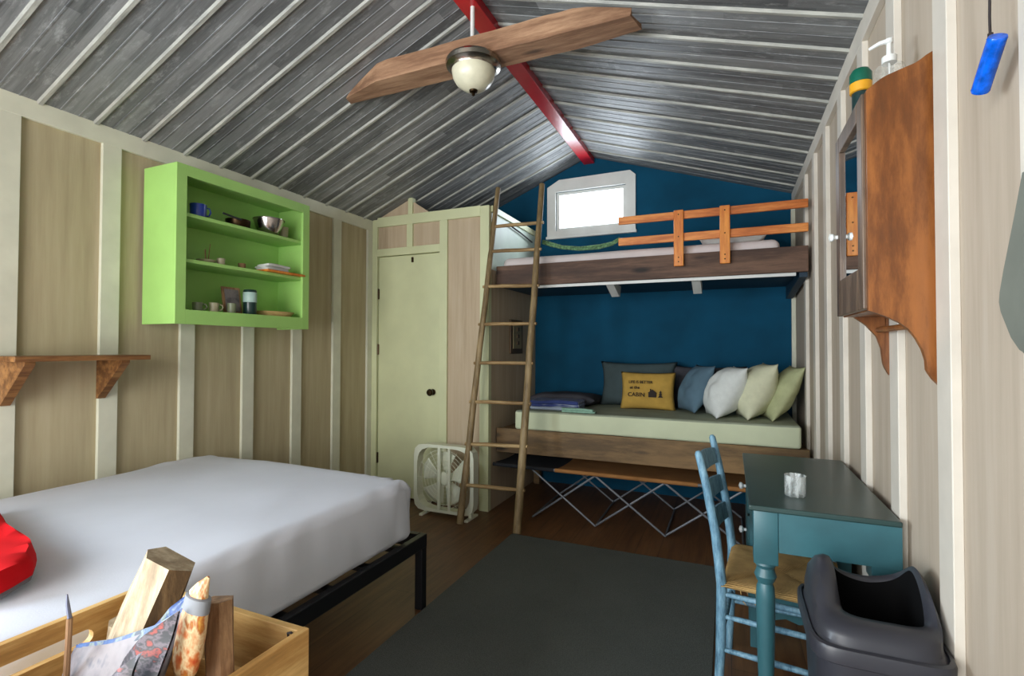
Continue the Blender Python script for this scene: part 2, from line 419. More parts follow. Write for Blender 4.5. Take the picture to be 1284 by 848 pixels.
# ribbed ceiling
def ceiling(name, x0, z0, x1, z1, ribs):
    w = MB(); d = Vector((x1-x0, 0, z1-z0)); n = Vector((-(z1-z0), 0, x1-x0)).normalized()
    if n.z > 0: n = -n
    def P(t, y, h): return Vector((x0, y, z0))+d*t+n*h
    w.hexa([P(-.04, YR-.1, 0), P(1, YR-.1, 0), P(1, YB+.1, 0), P(-.04, YB+.1, 0), P(-.04, YR-.1, -.04), P(1, YR-.1, -.04), P(1, YB+.1, -.04), P(-.04, YB+.1, -.04)])
    for y in ribs:
        a, b, h = .014, .008, .011
        w.hexa([P(0, y-a, -.001), P(.975, y-a, -.001), P(.975, y+a, -.001), P(0, y+a, -.001), P(0, y-b, h), P(.975, y-b, h), P(.975, y+b, h), P(0, y+b, h)], mi=1)
        for q in (.076, .15):     # shallow seams between the main ribs
            yy = y+q
            w.hexa([P(0, yy-.0045, -.001), P(1, yy-.0045, -.001), P(1, yy+.0045, -.001), P(0, yy+.0045, -.001), P(0, yy-.003, .002), P(1, yy-.003, .002), P(1, yy+.003, .002), P(0, yy+.003, .002)])
    return struct(w.build(name, [M['ceil'], M['rib']], origin=(0, 0, 0)))
ceiling('ceiling', XL, ZL, XC, ZC, [1.239+.2235*k for k in range(-12, 15)])
ceiling('ceiling', XR, ZRt, XC, ZC, [2.254+.2402*k for k in range(-15, 10)])
rb = struct(MB().box(-1.268, -1.165, YR, YB, 3.045, 3.13, bev=.004).build('trim_ridge', M['red_beam'], origin=(0, 0, 0)))

# wall battens and top rails
tn = [0]
def trim(*a, mat='trim', bev=.002):
    tn[0] += 1; return sbox('trim_%d' % tn[0], M[mat], *a, bev=bev)
BT = .021
for k in range(-6, 6):
    y = 1.132+.4055*k
    if -1.35 < y < .05 or y < YR+.05: continue
    if y+.045 < YP: trim(XL, XL+BT, y-.043, y+.043, 0, 2.335)
trim(XL, XL+BT, 3.53, YP, 0, 2.335)
trim(XL, XL+BT+.001, YR, YP, 2.333, 2.425)
for k in range(-7, 7):
    y = 1.515+.4*k
    if y < YR+.05: continue
    trim(XR-BT, XR, y-.043, y+.043, 0, 2.475, mat='trim_warm')
trim(XR-BT-.001, XR, YR, YB, 2.473, 2.56, mat='trim_warm')
trim(XR-.03, XR, YB-.03, YB, 0, 2.5)

# closet: front partition, side partition, posts, header
w = MB()
w.box(-2.145, -1.76, YP, YP+.03, 0, 2.43); w.box(-2.93, -2.145, YP, YP+.03, 2.12, 2.43)
struct(w.build('wall_closet_front', M['panel'], origin=(0, 0, 0)))
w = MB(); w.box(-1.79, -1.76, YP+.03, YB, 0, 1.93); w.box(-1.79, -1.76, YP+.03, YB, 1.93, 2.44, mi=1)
struct(w.build('wall_closet_side', [M['panel'], M['panel_window_lit']], origin=(0, 0, 0)))
trim(-2.93, -2.858, YP-.02, YP+.03, 0, 2.43, mat='trim_green')
trim(-2.217, -2.143, YP-.02, YP+.03, 0, 2.36, mat='trim_green')
trim(-1.838, -1.758, YP-.02, YP+.03, 0, 2.44, mat='trim_green')
trim(-2.858, -2.217, YP-.02, YP+.03, 2.10, 2.165, mat='trim_green')
trim(-2.858, -1.838, YP-.021, YP+.03, 2.36, 2.445, mat='trim_green')
trim(-2.548, -2.488, YP-.019, YP+.03, 2.165, 2.36, mat='trim_green')
trim(-1.76, -1.745, YP+.02, YB, 2.395, 2.445, mat='trim_green')
# gable infill above the closet
w = MB(); w.prism([(-2.86, 2.44), (-2.32, 2.44), (-2.53, 2.578)], 'y', YP, YP+.02)
struct(w.build('wall_closet_gable', M['panel'], origin=(0, 0, 0)))
trim(-2.535, -2.49, YP-.02, YP+.03, 2.445, 2.585, mat='trim_green')

# closet door
d = struct(MB().box(-2.852, -2.222, YP, YP+.03, .012, 2.095, bev=.003).build('door_1', M['trim_green']))
k = MB(); k.lathe([(0, 0), (.026, 0), (.026, .006), (.012, .01), (.012, .03), (.026, .038), (.03, .052), (.022, .066), (0, .07)], (0, 0, 0), 20)
bmesh.ops.rotate(k.bm, verts=k.bm.verts, cent=(0, 0, 0), matrix=Matrix.Rotation(pi/2, 3, 'X'))
bmesh.ops.translate(k.bm, verts=k.bm.verts, vec=(-2.285, YP, .925))
k.build('door_knob', M['brass_dark'], d, smooth=True)
for z in (.33, 1.28, 1.77):
    MB().box(-2.857, -2.843, YP-.006, YP+.001, z-.045, z+.045, bev=.002).tube([(-2.85, YP-.008, z-.047), (-2.85, YP-.008, z+.047)], .005, 8).build('hinge', M['brass_dark'], d)
MB().box(-2.505, -2.485, YP-.01, YP, 2.03, 2.075, bev=.003).build('catch', M['brass_dark'], d)

# gable window
w = MB()
# outer casing: clipped upper corners under the roof line
X0, X1, Z0, Z1 = -1.63, -.78, 2.365, 2.93
ring_o = [(X0, Z0), (X1, Z0), (X1, 2.885), (X1-.05, Z1), (X0+.12, Z1-.005), (X0, 2.86)]
ring_i = [(WX0, WZ0), (WX1, WZ0), (WX1, WZ1-.005), (WX1-.002, WZ1), (WX0+.002, WZ1), (WX0, WZ1-.005)]
for i in range(6):
    j = (i+1) % 6
    w.prism([ring_o[i], ring_o[j], ring_i[j], ring_i[i]], 'y', YB-.022, YB)
win = struct(w.build('window_1', M['white'], origin=(-1.2, YB, 2.6)))
w = MB()
for a in ((WX0, WX0+.03, WZ0, WZ1), (WX1-.03, WX1, WZ0, WZ1), (WX0+.03, WX1-.03, WZ0, WZ0+.03), (WX0+.03, WX1-.03, WZ1-.03, WZ1)):
    w.box(a[0], a[1], YB+.01, YB+.06, a[2], a[3], bev=.003)
w.build('window_sash', M['white'], win)
MB().box(WX0+.03, WX1-.03, YB+.03, YB+.036, WZ0+.03, WZ1-.03).build('window_pane', M['pane'], win)
MB().box(X0-.01, X1+.01, YB-.035, YB, Z0-.012, Z0+.014, bev=.004).build('window_sill', M['white'], win)
# window and doorway casings behind the camera
w = MB()
for a in ((-1.36, -1.3, .84, 2.16), (0, .06, .84, 2.16)): w.box(XL, XL+.02, a[0], a[1], a[2], a[3])
for a in ((.84, .9), (2.1, 2.16)): w.box(XL, XL+.02, -1.3, 0, a[0], a[1])
w.box(XL-.06, XL-.02, -.67, -.63, .9, 2.1)
struct(w.build('window_2', M['white'], origin=(XL, -.65, 1.5)))
w = MB(); w.box(-2.58, -2.5, YR, YR+.02, 0, 2.33); w.box(.2, .28, YR, YR+.02, 0, 2.33); w.box(-2.5, .2, YR, YR+.02, 2.25, 2.33)
struct(w.build('door_2', M['white'], origin=(-1.2, YR, 0)))

# ------------------------------------------------------------------ upper bunk
bunk = thing('loft_bunk', 'dark brown timber loft bunk spanning the blue end wall', 'bunk bed', (-.63, 4.1, 1.72))
MB().box(-1.745, XR-BT-.002, 3.70, 3.74, 1.795, 1.962, bev=.004).build('front_beam', M['beam'], bunk)
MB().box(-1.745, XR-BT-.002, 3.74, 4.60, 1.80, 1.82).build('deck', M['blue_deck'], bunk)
MB().box(-1.45, .40, 3.742, 3.76, 1.775, 1.80).build('ledger', M['white'], bunk)
for x in (-.84, -.22):
    w = MB(); w.prism([(3.765, 1.80), (4.10, 1.80), (4.07, 1.715), (4.03, 1.71)], 'x', x-.03, x+.03)
    w.build('brace', M['white'], bunk)
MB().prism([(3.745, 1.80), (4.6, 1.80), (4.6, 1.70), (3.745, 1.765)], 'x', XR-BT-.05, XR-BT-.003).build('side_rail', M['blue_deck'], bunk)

gr = thing('guard_rail', 'orange stained wooden guard rail along the loft bunk edge', 'guard rail', (-.17, 3.68, 1.87))
for z0, z1, dz in ((2.203, 2.258, .0), (2.048, 2.104, .0)):
    MB().box(-.745, XR-BT-.004, 3.675, 3.697, z0, z1, bev=.004).build('rail', M['orange_wood'], gr)
for x in (-.323, -.026):
    p = MB().box(x-.032, x+.032, 3.652, 3.675, 1.87, 2.262, bev=.004).build('upright', M['orange_wood_z'], gr)
    for z in (1.90, 1.93, 2.075, 2.23):
        w = MB(); w.tube([(x, 3.6525, z), (x, 3.6505, z)], .005, 8); w.build('screw', M['brass_dark'], p)

def mattress(name, mat, x0, x1, y0, y1, z0, z1, label, cat='mattress', rough=.012, bev=.05, amp=.004, seed=1, parent=None, top_mat=None):
    w = MB(); w.box(x0, x1, y0, y1, z0, z1, bev=bev, seg=4)
    bm = w.bm
    bmesh.ops.subdivide_edges(bm, edges=[e for e in bm.edges if e.calc_length() > .15], cuts=30, use_grid_fill=True)
    for v in bm.verts:
        p = v.co*3+Vector((seed*7, 0, 0))
        v.co += Vector((noise.noise(p), noise.noise(p+Vector((9, 0, 0))), noise.noise(p+Vector((0, 9, 0)))))*amp
    mats = [mat]
    if top_mat:
        mats.append(top_mat)
        for f in bm.faces:
            f.normal_update()
            f.material_index = 1 if sum(v.co.z for v in f.verts)/len(f.verts) > z1-.012 else 0
    o = w.build(name, mats, parent, smooth='all')
    if label: tag(o, label, cat)
    return o
mattress('mattress', M['sheet_pink'], -1.72, .31, 3.752, 4.58, 1.822, 2.035, 'thin mattress in pale sheet on the upper loft bunk')

# ------------------------------------------------------------------ cushions
def pillow(name, c, w_, h_, t_, rot, mat, label, cat='pillow', group=None, pinch=.10, plump=.5, seed=0, parent=None, pw=4):
    """upright pillow: width along local x, height along local z, thickness along local y"""
    R = Euler(rot).to_matrix(); c = Vector(c); n = 22
    m = MB(); cache = {}
    def pt(i, j, sgn):
        u = -1+2*i/n; v = -1+2*j/n
        edge = i in (0, n) or j in (0, n)
        key = (i, j, 0 if edge else sgn)
        if key in cache: return cache[key]
        x = u*(1-pinch*(1-v*v)**1*(abs(u)**3))*w_/2; z = v*(1-pinch*(1-u*u)*(abs(v)**3))*h_/2
        th = ((1-abs(u)**pw)*(1-abs(v)**pw))**plump*t_/2
        q = Vector((u*2+seed*3, v*2, sgn*5.0+seed)); th *= 1+.18*noise.noise(q*1.3)
        p = Vector((x, sgn*th if not edge else 0, z))
        cache[key] = m.bm.verts.new(R @ p + c); return cache[key]
    for sgn in (-1, 1):
        for i in range(n):
            for j in range(n):
                m.bm.faces.new((pt(i, j, sgn), pt(i+1, j, sgn), pt(i+1, j+1, sgn), pt(i, j+1, sgn)))
    o = m.build(name, mat, parent, smooth='all')
    return tag(o, label, cat, group) if label else o

pillow('pillow', (.02, 4.15, 2.095), .46, .62, .13, (pi/2, 0, 0), M['white'], 'flat white pillow lying on the upper loft bunk behind the guard rail')

# ------------------------------------------------------------------ lower bunk
lb = thing('lower_bunk', 'brown timber lower bunk frame under the loft', 'bunk bed', (-.63, 4.1, .40))
MB().box(-1.745, XR-BT-.002, 3.715, 3.755, .455, .648, bev=.004).build('front_beam', M['beam_low'], lb)
MB().box(-1.745, XR-BT-.002, 3.755, 4.60, .61, .632).build('deck', M['beam_low'], lb)
for x in (-1.70, .42): MB().box(x-.03, x+.03, 4.52, 4.58, 0, .61).build('leg', M['beam_low'], lb)
mattress('bunk_mattress', M['sheet_cream'], -1.58, .42, 3.70, 4.60, .65, .80, 'cream sheeted mattress with its shaded top coloured grey on the lower bunk', bev=.02, amp=.003, seed=3, top_mat=M['sheet_cream_shaded'])

TP = .80
pillow('pillow', (-.735, 4.44, TP+.185), .66, .40, .15, (-.20, 0, 0), M['grey_pillow'], 'large slate grey pillow leaning behind the yellow lettered cushion')
pillow('pillow', (-.17, 4.47, TP+.175), .60, .36, .13, (-.16, 0, .02), M['dark_pillow'], 'dark charcoal pillow half hidden behind the steel blue cushion')
pillow('pillow', (-1.32, 4.30, TP+.05), .60, .48, .11, (pi/2-.05, 0, 0), M['dark_pillow'], 'dark grey pillow lying flat at the ladder end of the lower bunk')
pillow('cushion', (-.245, 4.15, TP+.190), .34, .39, .20, (-.42, 0, -1.10), M['steel_pillow'], 'steel blue cushion between the yellow cushion and the white one', 'cushion', pw=2.2, plump=.7, pinch=.06)
pillow('cushion', (-.030, 4.02, TP+.180), .36, .42, .27, (-.52, 0, -1.32), M['white_pillow'], 'bright white cushion, leftmost of the three pale leaning cushions', 'cushion', seed=1, pinch=.06, pw=2.2, plump=.72)
pillow('cushion', (.170, 4.02, TP+.195), .36, .44, .25, (-.46, 0, -1.36), M['ivory_pillow'], 'ivory cushion, middle of the three pale leaning cushions', 'cushion', seed=2, pinch=.06, pw=2.2, plump=.72)
pillow('cushion', (.335, 4.03, TP+.185), .34, .43, .17, (-.50, 0, -1.38), M['lime_pillow'], 'pale green patterned cushion nearest the right wall', 'cushion', seed=3, pinch=.06, pw=2.2, plump=.7)

# mustard cushion with its lettering
mus = thing('lettered_cushion', 'mustard yellow cushion lettered in black with a cabin motif', 'cushion', (-.61, 4.17, TP))
CR = (-.16, 0, 0); cc = Vector((-.615, 4.20, TP+.150))
pillow('cover', cc, .44, .31, .10, CR, M['mustard'], None, parent=mus, pinch=.07)
RR = Euler(CR).to_matrix()
def text_mesh(txt, size, lx, lz, parent, name='lettering', mat=None):
    cu = bpy.data.curves.new('t', 'FONT'); cu.body = txt; cu.size = size; cu.extrude = .0006; cu.align_x = 'LEFT'; cu.offset = .0006
    ob = bpy.data.objects.new('t', cu); COL.objects.link(ob)
    dg = bpy.context.evaluated_depsgraph_get(); me = bpy.data.meshes.new_from_object(ob.evaluated_get(dg))
    bpy.data.objects.remove(ob)
    bm = bmesh.new(); bm.from_mesh(me)
    w = MB(); w.bm.free(); w.bm = bm
    for v in bm.verts:
        u = (v.co.x+lx)/.22; q = (v.co.y+lz)/.155
        th = ((1-min(.98, abs(u))**4)*(1-min(.98, abs(q))**4))**.5*.05*1.16+.0015+v.co.z
        v.co = RR @ Vector((v.co.x+lx, -th, v.co.y+lz)) + cc
    return w.build(name, mat or M['ink'], parent)
text_mesh('LIFE IS BETTER', .030, -.145, .055, mus)
text_mesh('at the', .034, -.135, .010, mus)
text_mesh('CABIN', .046, -.150, -.052, mus)
w = MB()
def cush_poly(w, pts):
    A = []; B = []
    for x, z in pts:
        th = ((1-(abs(x)/.22)**4)*(1-(abs(z)/.155)**4))**.5*.05*1.16+.0015
        A.append(w.bm.verts.new(RR @ Vector((x, -th, z)) + cc)); B.append(w.bm.verts.new(RR @ Vector((x, -th-.002, z)) + cc))
    n = len(pts); w.bm.faces.new(A); w.bm.faces.new(B[::-1])
    for i in range(n): w.bm.faces.new((A[i], B[i], B[(i+1) % n], A[(i+1) % n]))
cush_poly(w, [(.015, -.055), (.075, -.055), (.075, -.022), (.083, -.022), (.045, .008), (.035, 0), (.035, .012), (.026, .012), (.026, -.008), (.007, -.022), (.015, -.022)])
w.build('cabin_motif', M['ink'], mus)
w = MB(); cush_poly(w, [(.088, -.055), (.128, -.055), (.113, -.035), (.122, -.035), (.112, -.018), (.118, -.018), (.108, .002), (.098, -.018), (.104, -.018), (.094, -.035), (.103, -.035)])
w.build('tree_motif', M['ink'], mus)

# folded blankets at the ladder end
def folded(name, mat, x0, x1, y0, y1, z0, layers, th, label, cat, seed=0):
    w = MB(); rnd = random.Random(seed)
    for k in range(layers):
        a, b = rnd.uniform(0, .03), rnd.uniform(0, .02)
        w.box(x0+a, x1-rnd.uniform(0, .03), y0+b, y1-rnd.uniform(0, .02), z0+k*th*.93, z0+(k+1)*th, bev=th*.42, seg=3)
    bmesh.ops.subdivide_edges(w.bm, edges=[e for e in w.bm.edges if e.calc_length() > .1], cuts=6, use_grid_fill=True)
    for v in w.bm.verts:
        p = v.co*6+Vector((seed*5, 0, 0)); v.co.z += noise.noise(p)*.012*((v.co.z-z0)/(layers*th)); v.co.x += noise.noise(p+Vector((3, 3, 3)))*.012
    return tag(w.build(name, mat, smooth='all'), label, cat)
folded('folded_blanket', M['stripes'], -1.50, -1.06, 3.80, 4.02, TP+.001, 3, .026, 'blue and white striped blanket folded on the lower bunk', 'blanket', 1)
folded('folded_cloth', M['teal_cloth'], -1.20, -.93, 3.73, 3.79, TP+.001, 2, .014, 'small pale teal cloth folded at the front edge of the lower bunk', 'cloth', 4)

# ------------------------------------------------------------------ ladder
ld = thing('ladder', 'peeled log ladder leaning against the loft bunk', 'ladder', (-1.6, 3.3, 0))
rnd = random.Random(3)
def wob(p0, p1, n, amp, seed):
    p0, p1 = Vector(p0), Vector(p1)
    return [p0.lerp(p1, i/n)+Vector((noise.noise(Vector((i*.5, seed, 0))), noise.noise(Vector((i*.5, seed, 7))), 0))*amp for i in range(n+1)]
pl = wob((-1.835, 3.275, 0), (-1.725, 3.69, 2.60), 14, .005, 2); pr_ = wob((-1.375, 3.27, 0), (-1.342, 3.68, 2.58), 14, .005, 8)
MB().tube(pl, [.027-.007*i/14 for i in range(15)], 14).build('pole', M['ladder'], ld, smooth=True)
MB().tube(pr_, [.030-.008*i/14 for i in range(15)], 14).build('pole', M['ladder'], ld, smooth=True)
for zl, zr in ((2.271, 2.266), (2.067, 2.053), (1.781, 1.77), (1.48, 1.48), (1.179, 1.185), (.883, .893), (.57, .588), (.272, .288)):
    f = zl/2.6*14; i = int(f); a = pl[i].lerp(pl[i+1], f-i); f = zr/2.58*14; i = int(f); b = pr_[i].lerp(pr_[i+1], f-i)
    e = (b-a).normalized()*.035
    MB().tube([a-e, a.lerp(b, .33)+Vector((0, 0, .003)), a.lerp(b, .66), b+e], [.012, .0145, .0145, .012], 10).build('rung', M['ladder_rung'], ld, smooth=True)

# rope between ladder and rail
w = MB(); pts = [Vector((-1.345, 3.70, 2.125)), Vector((-1.28, 3.71, 2.10)), Vector((-1.19, 3.72, 2.075)), Vector((-1.05, 3.72, 2.053)), Vector((-.9, 3.72, 2.053)), Vector((-.80, 3.71, 2.07)), Vector((-.74, 3.705, 2.10))]
w.tube(pts, .011, 10); w.tube([p+Vector((.0, .004, .016+.004*sin(i*2))) for i, p in enumerate(pts)], .008, 8)
tag(w.build('rope', M['rope'], smooth='all'), 'green and white rope sagging between ladder and orange rail', 'rope')
w = MB(); w.tube([(-1.742, 3.95, 2.36), (-1.742, 4.2, 2.345), (-1.742, 4.5, 2.315)], .007, 8)
tag(w.build('cord', M['black_cord'], smooth='all'), 'dark cord slung along the closet side above the loft bunk', 'cord')

# switch box on closet side
sb = thing('switch_plate', 'brown switch plate on closet side wall behind the ladder', 'switch', (-1.76, 4.13, 1.24))
MB().box(-1.76, -1.742, 4.0, 4.27, 1.245, 1.545, bev=.004).build('frame', M['switch_brown'], sb)
MB().box(-1.742, -1.736, 4.04, 4.23, 1.29, 1.50, bev=.003).build('plate', M['switch_toggle'], sb)
for z in (1.34, 1.40, 1.46): MB().box(-1.736, -1.727, 4.11, 4.16, z-.016, z+.016, bev=.003).build('toggle', M['switch_brown'], sb)

# ------------------------------------------------------------------ camp cot
cot = thing('camp_cot', 'folding camp cot with tan canvas stowed under the lower bunk', 'cot', (-.75, 3.9, 0))
def cotz(x, y): return .392-.02*sin(pi*(y-3.58)/.66)*1.0
w = MB()
w.grid(lambda u, v: Vector((-1.20+1.36*u, 3.58+.66*v, cotz(0, 3.58+.66*v))), 10, 8)
w.grid(lambda u, v: Vector((-1.20+1.36*u, 3.58+.66*v, cotz(0, 3.58+.66*v)-.006)), 10, 8)
w.build('canvas', M['cot_tan'], cot, smooth='all')
w = MB()
for dz in (0, -.006): w.grid(lambda u, v: Vector((-1.72+.52*u, 3.58+.05*(1-u)**2+.66*v-.05*(1-u)**2*v*2, cotz(0, 3.58+.66*v)+dz)), 8, 8)
w.build('head_panel', M['cot_dark'], cot, smooth='all')
w = MB()
for dz in (0, -.006): w.grid(lambda u, v: Vector((.16+.18*u, 3.58+.66*v, cotz(0, 3.58+.66*v)+dz)), 4, 8)
w.build('foot_panel', M['cot_dark'], cot, smooth='all')
for a_, b_, m_, n_ in ((-1.2, -.2, 'cot_tan', 'sleeve'), (-.17, .16, 'cot_tan', 'sleeve'), (-1.71, -1.21, 'cot_dark', 'sleeve')):
    MB().tube([(a_, 3.583, .386), (b_, 3.583, .386)], .0145, 10).build(n_, M[m_], cot, smooth=True)
for y in (3.585, 4.235): MB().tube([(-1.70, y, .385), (.33, y, .385)], .011, 10).build('side_tube', M['grey_tube'], cot, smooth=True)
xs = [-1.385+.487*i for i in range(4)]
for y in (3.60, 4.22):
    for i in range(3):
        for a, b in ((xs[i], xs[i+1]), (xs[i+1], xs[i])):
            MB().tube([(a, y+(.008 if a < b else -.008), .012), (b, y+(.008 if a < b else -.008), .372)], .0075, 8).build('leg', M['grey_tube'], cot, smooth=True)
for x in xs:
    MB().tube([(x, 3.6, .012), (x, 4.22, .012)], .007, 8).build('foot_bar', M['grey_tube'], cot, smooth=True)

# ------------------------------------------------------------------ box fan
fan = thing('box_fan', 'white square box fan standing on the floor by the closet door', 'fan', (-2.02, 3.2, 0))
fx0, fx1, fy0, fy1, fz0, fz1 = -2.285, -1.765, 3.345, 3.425, .03, .545
fcx, fcz = (fx0+fx1)/2, (fz0+fz1)/2
def frame_ring(w, y0, y1, ro, ri_):
    # rounded square outside, octagonal-round opening inside
    n = 48; O = []; I = []
    for k in range(n):
        a = 2*pi*(k+.5)/n; c, s_ = cos(a), sin(a)
        q = (abs(c)**8+abs(s_)**8)**(-1/8); O.append((fcx+c*q*ro, fcz+s_*q*ro*.975))
        q2 = (abs(c)**4.5+abs(s_)**4.5)**(-1/4.5); I.append((fcx+c*q2*ri_, fcz+s_*q2*ri_))
    for k in range(n):
        j = (k+1) % n; w.prism([O[k], O[j], I[j], I[k]], 'y', y0, y1)
w = MB(); frame_ring(w, fy0, fy1, .265, .236); w.build('housing', M['white_plastic'], fan)
w = MB()
for r in [.028*k for k in range(2, 9)]:
    pts = [(fcx+r*cos(2*pi*k/40), fy0+.004, fcz+r*sin(2*pi*k/40)) for k in range(41)]
    w.tube(pts, .0016, 5, cap=False)
for k in range(12):
    a = 2*pi*k/12; w.tube([(fcx+.04*cos(a), fy0+.004, fcz+.04*sin(a)), (fcx+.235*cos(a), fy0+.004, fcz+.235*sin(a))], .0018, 5)
w.build('grille', M['white_plastic'], fan)
for dx, ww in ((-.035, .012), (.055, .010)): MB().box(fcx+dx-ww, fcx+dx+ww, fy0-.006, fy0+.012, fz0+.02, fz1-.02, bev=.003).build('grille_bar', M['white_plastic'], fan)
for k in range(5):
    w = MB(); a0 = 2*pi*k/5+.3
    def bl(u, v, a0=a0):
        r = .05+.155*u; a = a0+(v-.5)*(.75+.25*u); return Vector((fcx+r*cos(a), fy0+.04+(v-.5)*.04, fcz+r*sin(a)))
    w.grid(bl, 8, 8)
    b_ = w.build('blade', M['white_plastic'], fan, smooth='all'); md = b_.modifiers.new('s', 'SOLIDIFY'); md.thickness = .003
w = MB(); w.tube([(fcx, fy0+.015, fcz), (fcx, fy0+.02, fcz), (fcx, fy0+.07, fcz)], [.035, .05, .05], 24); w.build('hub', M['white_plastic'], fan, smooth=True)
for x in (fx0+.09, fx1-.035): MB().box(x-.015, x+.015, fy0-.045, fy1+.05, 0, .018, bev=.004).box(x-.012, x+.012, fy0+.02, fy1-.02, .01, .045).build('foot', M['white_plastic'], fan)

# ------------------------------------------------------------------ rug, bed
w = MB(); w.box(-1.393, -.07, -.3, 3.22, .0005, .012, bev=.003)
tag(w.build('rug', M['rug'], origin=(-.7, 1.5, 0)), 'dark grey green low pile rug on the plank floor', 'rug')

bf = thing('bed_frame', 'black metal platform bed frame along the left wall', 'bed frame', (-2.15, .9, 0))
FX0, FX1, FY0, FY1 = -2.86, -1.40, .02, 2.165
MB().box(FX1-.035, FX1, FY0, FY1, .30, .365, bev=.004).build('side_rail', M['black_metal'], bf)
MB().box(FX0, FX0+.035, FY0, FY1, .30, .365, bev=.004).build('side_rail', M['black_metal'], bf)
MB().box(FX0+.035, FX1-.035, FY1-.035, FY1, .30, .365, bev=.004).build('end_rail', M['black_metal'], bf)
MB().box(FX0+.035, FX1-.035, FY0, FY0+.035, .30, .365, bev=.004).build('end_rail', M['black_metal'], bf)
for x in (FX0+.0175, FX1-.0225, (FX0+FX1)/2):
    for y in (FY0+.02, FY1-.022):
        MB().box(x-.021, x+.021, y-.021, y+.021, 0, .36, bev=.003).build('leg', M['black_metal'], bf)
for i in range(9): y = FY0+.2+i*.22; MB().box(FX0+.035, FX1-.035, y-.02, y+.02, .335, .355).build('slat', M['black_metal'], bf)

# mattress with fitted sheet: bulging sides, gathers at the foot corner, slanting drape folds
def bed_mattress():
    x0, x1, y0, y1, z0, z1 = -2.86, -1.43, .05, 2.06, .366, .655
    nx, ny = 60, 84; w = MB(); r = .07
    # superellipse section swept: build closed box by mapping a sphere-like grid
    def prof(s, a, b, half):       # rounded box in 2D
        return s
    bm = w.bm
    w.box(x0, x1, y0, y1, z0, z1, bev=.045, seg=5)
    bmesh.ops.subdivide_edges(bm, edges=[e for e in bm.edges if e.calc_length() > .2], cuts=46, use_grid_fill=True)
    for v in bm.verts:
        p = v.co; t = (p.z-z0)/(z1-z0); cxm = (x0+x1)/2
        # sides bulge and lean in toward the bottom
        side = max(0, (p.x-(x1-.10))/.10); foot = max(0, (p.y-(y1-.10))/.10)
        wr = 0
        if side > .3:
            f = (p.y*1.0-p.z*2.1)
            wr += sin(f*34+2*noise.noise(Vector((p.y*2, p.z*3, 1))))*.0035*max(0, noise.noise(Vector((p.y*2.2+5, p.z*4, 3)))+.3)*2.2
            wr += noise.noise(Vector((p.y*3, p.z*5, 2)))*.006
        g = exp(-((p.y-y1)**2+(p.x-x1)**2)/.045)
        wr += g*sin(atan2(p.y-y1+.25, p.x-x1+.25)*34+p.z*9+3*noise.noise(Vector((p.y*3, p.z*4, 0))))*.011
        p.x += side*(wr+.018*sin(pi*min(1, max(0, t)))); p.y += foot*(wr+.012*sin(pi*min(1, max(0, t))))
        if t > .9:
            p.z += .012*(1-((p.x-cxm)/(.72))**2)+noise.noise(Vector((p.x*2, p.y*2, 0)))*.007+g*.006*sin(atan2(p.y-y1+.3, p.x-x1+.3)*34)
            d = (p.x-x0)
            if d < .12 and p.y > 1.6: p.z += .018*(1-d/.12)*max(0, noise.noise(Vector((p.x*14, p.y*9, 2)))+.4)
            p.z += .004*max(0, noise.noise(Vector((p.x*7+p.y*3, p.y*2, 4))))
    return w.build('mattress', M['sheet'], smooth='all')
tag(bed_mattress(), 'wide mattress in white fitted sheet on the black frame', 'mattress')

# rumpled tuft of sheet at the wall corner of the bed
w = MB(); 
# red padded thing lying on the bed by the left frame edge
def slab(name, outline, z0, z1, mats, label, cat, bev=.012):
    w = MB(); w.prism(outline, 'z', z0+.012, z1, mi=0); 
    w2 = w; w.prism([(x, y) for x, y in outline], 'z', z0, z0+.0118, mi=1)
    return w
rd = thing('folded_jacket', 'bright red folded jacket on the white mattress at left edge', 'jacket', (-2.05, .55, .676))
out = [(-2.55, .93), (-2.31, .90), (-2.14, .85), (-1.98, .822), (-1.87, .80), (-1.78, .77), (-1.715, .735), (-1.675, .68), (-1.655, .645), (-1.68, .60), (-1.78, .50), (-1.95, .38), (-2.55, .28)]
def cushion_poly(outline, z0, zt, name, mat, parent):
    w = MB(); cx = sum(p[0] for p in outline)/len(outline); cy = sum(p[1] for p in outline)/len(outline); bm = w.bm
    # densify outline
    pts = []
    for i, p in enumerate(outline):
        q = outline[(i+1) % len(outline)]
        for k in range(4): pts.append((p[0]+(q[0]-p[0])*k/4, p[1]+(q[1]-p[1])*k/4))
    rings = []
    for s_, h in ((1, 0), (1.012, .3), (1.0, .62), (.965, .85), (.90, .96), (.7, 1.0), (.4, 1.03), (.15, 1.04)):
        rings.append([bm.verts.new((cx+(x-cx)*s_, cy+(y-cy)*s_, z0+(zt-z0)*h+(noise.noise(Vector((x*6*s_, y*6*s_, 1)))*.014 if h > .8 else 0))) for x, y in pts])
    n = len(pts)
    for a, b in zip(rings, rings[1:]):
        for k in range(n): bm.faces.new((a[k], a[(k+1) % n], b[(k+1) % n], b[k]))
    bm.faces.new(rings[0][::-1]); bm.faces.new(rings[-1])
    return w.build(name, mat, parent, smooth=True)
cushion_poly(out, .688, .740, 'shell', M['red_cloth'], rd)
cushion_poly([(x*1+.004, y-.006) for x, y in out], .677, .690, 'lining', M['grey_cloth'], rd)

